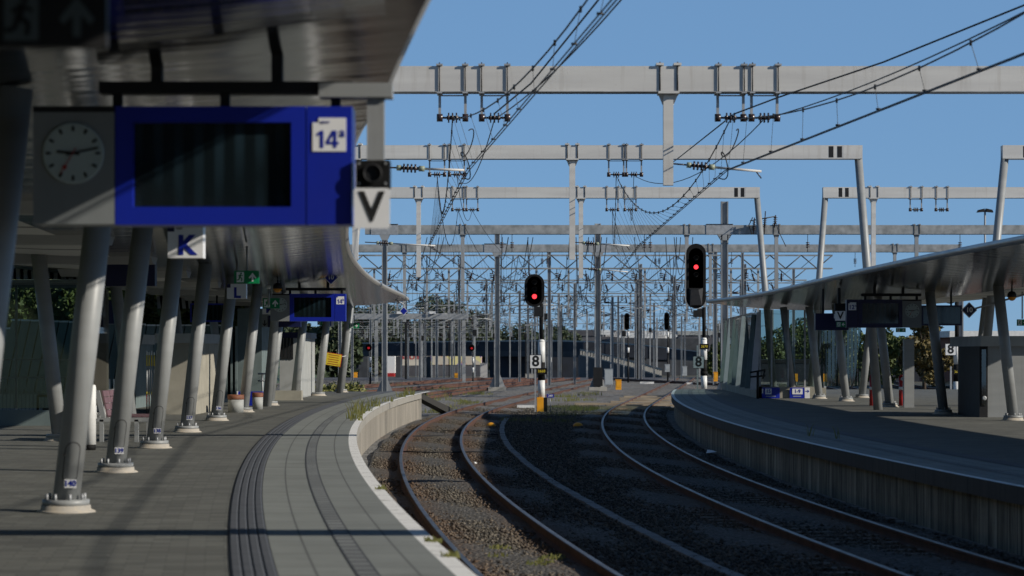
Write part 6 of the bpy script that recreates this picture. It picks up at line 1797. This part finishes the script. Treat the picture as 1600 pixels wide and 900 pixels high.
# hedge at the left
for i, (x, top, Y, r) in enumerate(((0, 425, 80, 2.0), (42, 428, 82, 1.9), (85, 425, 80, 1.9), (125, 425, 84, 2.0), (165, 430, 86, 1.9), (208, 430, 84, 1.9), (258, 432, 88, 2.0), (305, 438, 90, 2.0), (385, 452, 94, 1.9), (345, 445, 92, 1.9))):
    z0 = -.9; h = zpx(top, Y) - z0
    tree('green shrub of the hedge under the left canopy, %s from the left' % ['first', 'second', 'third', 'fourth', 'fifth', 'sixth', 'seventh', 'eighth', 'tenth', 'ninth'][i], px(x, Y), Y, z0, h, r, 7500, .12, 'leaf', 60 + i, 'hedge behind the left platform', 'shrub', .05)
for x, top, Y, r, lab in ((1444, 488, 150, 1.9, 'autumn tree seen beside the grey pillar of the right platform'), (1382, 505, 170, 2.4, 'dark green tree behind the left red hydrant post'), (1415, 520, 165, 1.8, 'olive bush behind the right red hydrant post'), (1120, 533, 230, 2.0, 'sunlit bush beyond the end of the right platform'), (1310, 500, 190, 3.0, 'dark tree behind the glazed stair enclosure'), (1205, 512, 235, 3.2, 'dark tree seen through the stair glass, left one'), (1240, 498, 240, 3.4, 'dark tree seen through the stair glass, middle one'), (1276, 508, 240, 3.2, 'dark tree seen through the stair glass, right one')):
    z0 = -.9; tree(lab, px(x, Y), Y, z0, zpx(top, Y) - z0, r, 4200, .17, 'leafgold' if 'autumn' in lab else 'leaf', int(x), low=.05)
# stone bank behind the end of the left platform
t = thing('brush_bank', 'dry brush and bramble on the bank behind the last left columns', 'shrub', (px(480, 104), 104, -.9))
leaves('foliage', [(px(x, 104), 104 + i * .4, -.5 + .12 * (i % 3), .6, .8, .55) for i, x in enumerate(range(472, 545, 9))], 3600, .09, 'grass', t, 5)
# weeds
def weeds(lab, spots, seed):
    r = random.Random(seed); vs, fs = [], []
    for X, Y, z, rad, n, h in spots:
        for _ in range(n):
            a = r.uniform(0, 6.28); q = rad * math.sqrt(r.random()); x, y = X + q * math.cos(a), Y + q * math.sin(a)
            hh = h * r.uniform(.4, 1.1); b_ = r.uniform(0, 6.28); w_ = .006 + .01 * r.random(); dx, dy = math.cos(b_) * hh * .4, math.sin(b_) * hh * .4
            o = len(vs); vs += [(x - w_, y, z), (x + w_, y, z), (x + dx * .4 + w_ * .7, y + dy * .4, z + hh * .6), (x + dx * .4 - w_ * .7, y + dy * .4, z + hh * .6), (x + dx, y + dy, z + hh)]
            fs += [(o, o + 1, o + 2, o + 3), (o + 3, o + 2, o + 4)]
    me = bpy.data.meshes.new('weeds'); me.from_pydata(vs, [], fs); me.materials.append(M['grass']); me.update()
    o = bpy.data.objects.new('weeds', me); C.objects.link(o); tag(o, lab, 'weeds', kind='stuff')
sp = []
for Y, h_, n_ in ((56.5, .55, 12), (58.0, .32, 22), (63, .42, 26), (65.5, .25, 16), (71, .36, 24), (78, .25, 14), (86, .28, 30), (90, .34, 36)):
    sp.append((edgeL(Y) - random.uniform(.15, .35), Y, 0, .2, n_, h_))
for Y in (18.9, 20.4, 28.2): sp.append((edgeL(Y) - .03, Y, -.01, .07, 26, .06))
weeds('green and dry weeds growing along the worn edge of the left platform', sp, 3)
sp = []
for k in range(14): Y = random.uniform(84, 150); sp.append((random.uniform(-.2, 2.6) + (Y - 84) * .055, Y, -.96, .8, 60, random.uniform(.12, .35)))
for k in range(10): Y = random.uniform(20, 32); sp.append((trackL(Y) + random.uniform(-.3, .5), Y, -.93, .16, 26, .06))
for k in range(10): Y = random.uniform(96, 150); sp.append((edgeL(93) + random.uniform(.0, 1.2) + (Y - 96) * .02, Y, -.96, .5, 50, random.uniform(.1, .3)))
for k in range(14): Y = random.uniform(125, 200); sp.append((px(random.uniform(545, 760), Y), Y, -.98, 1.2, 60, random.uniform(.15, .4)))
weeds('grass and weeds growing in the ballast between the tracks', sp, 4)
sp = [(edgeR(Y) + random.uniform(.4, 1.2), Y, ZR, .10, 5, .28) for Y in (47.5, 49)]
weeds('sparse thin weeds on the shaded right platform', sp, 6)
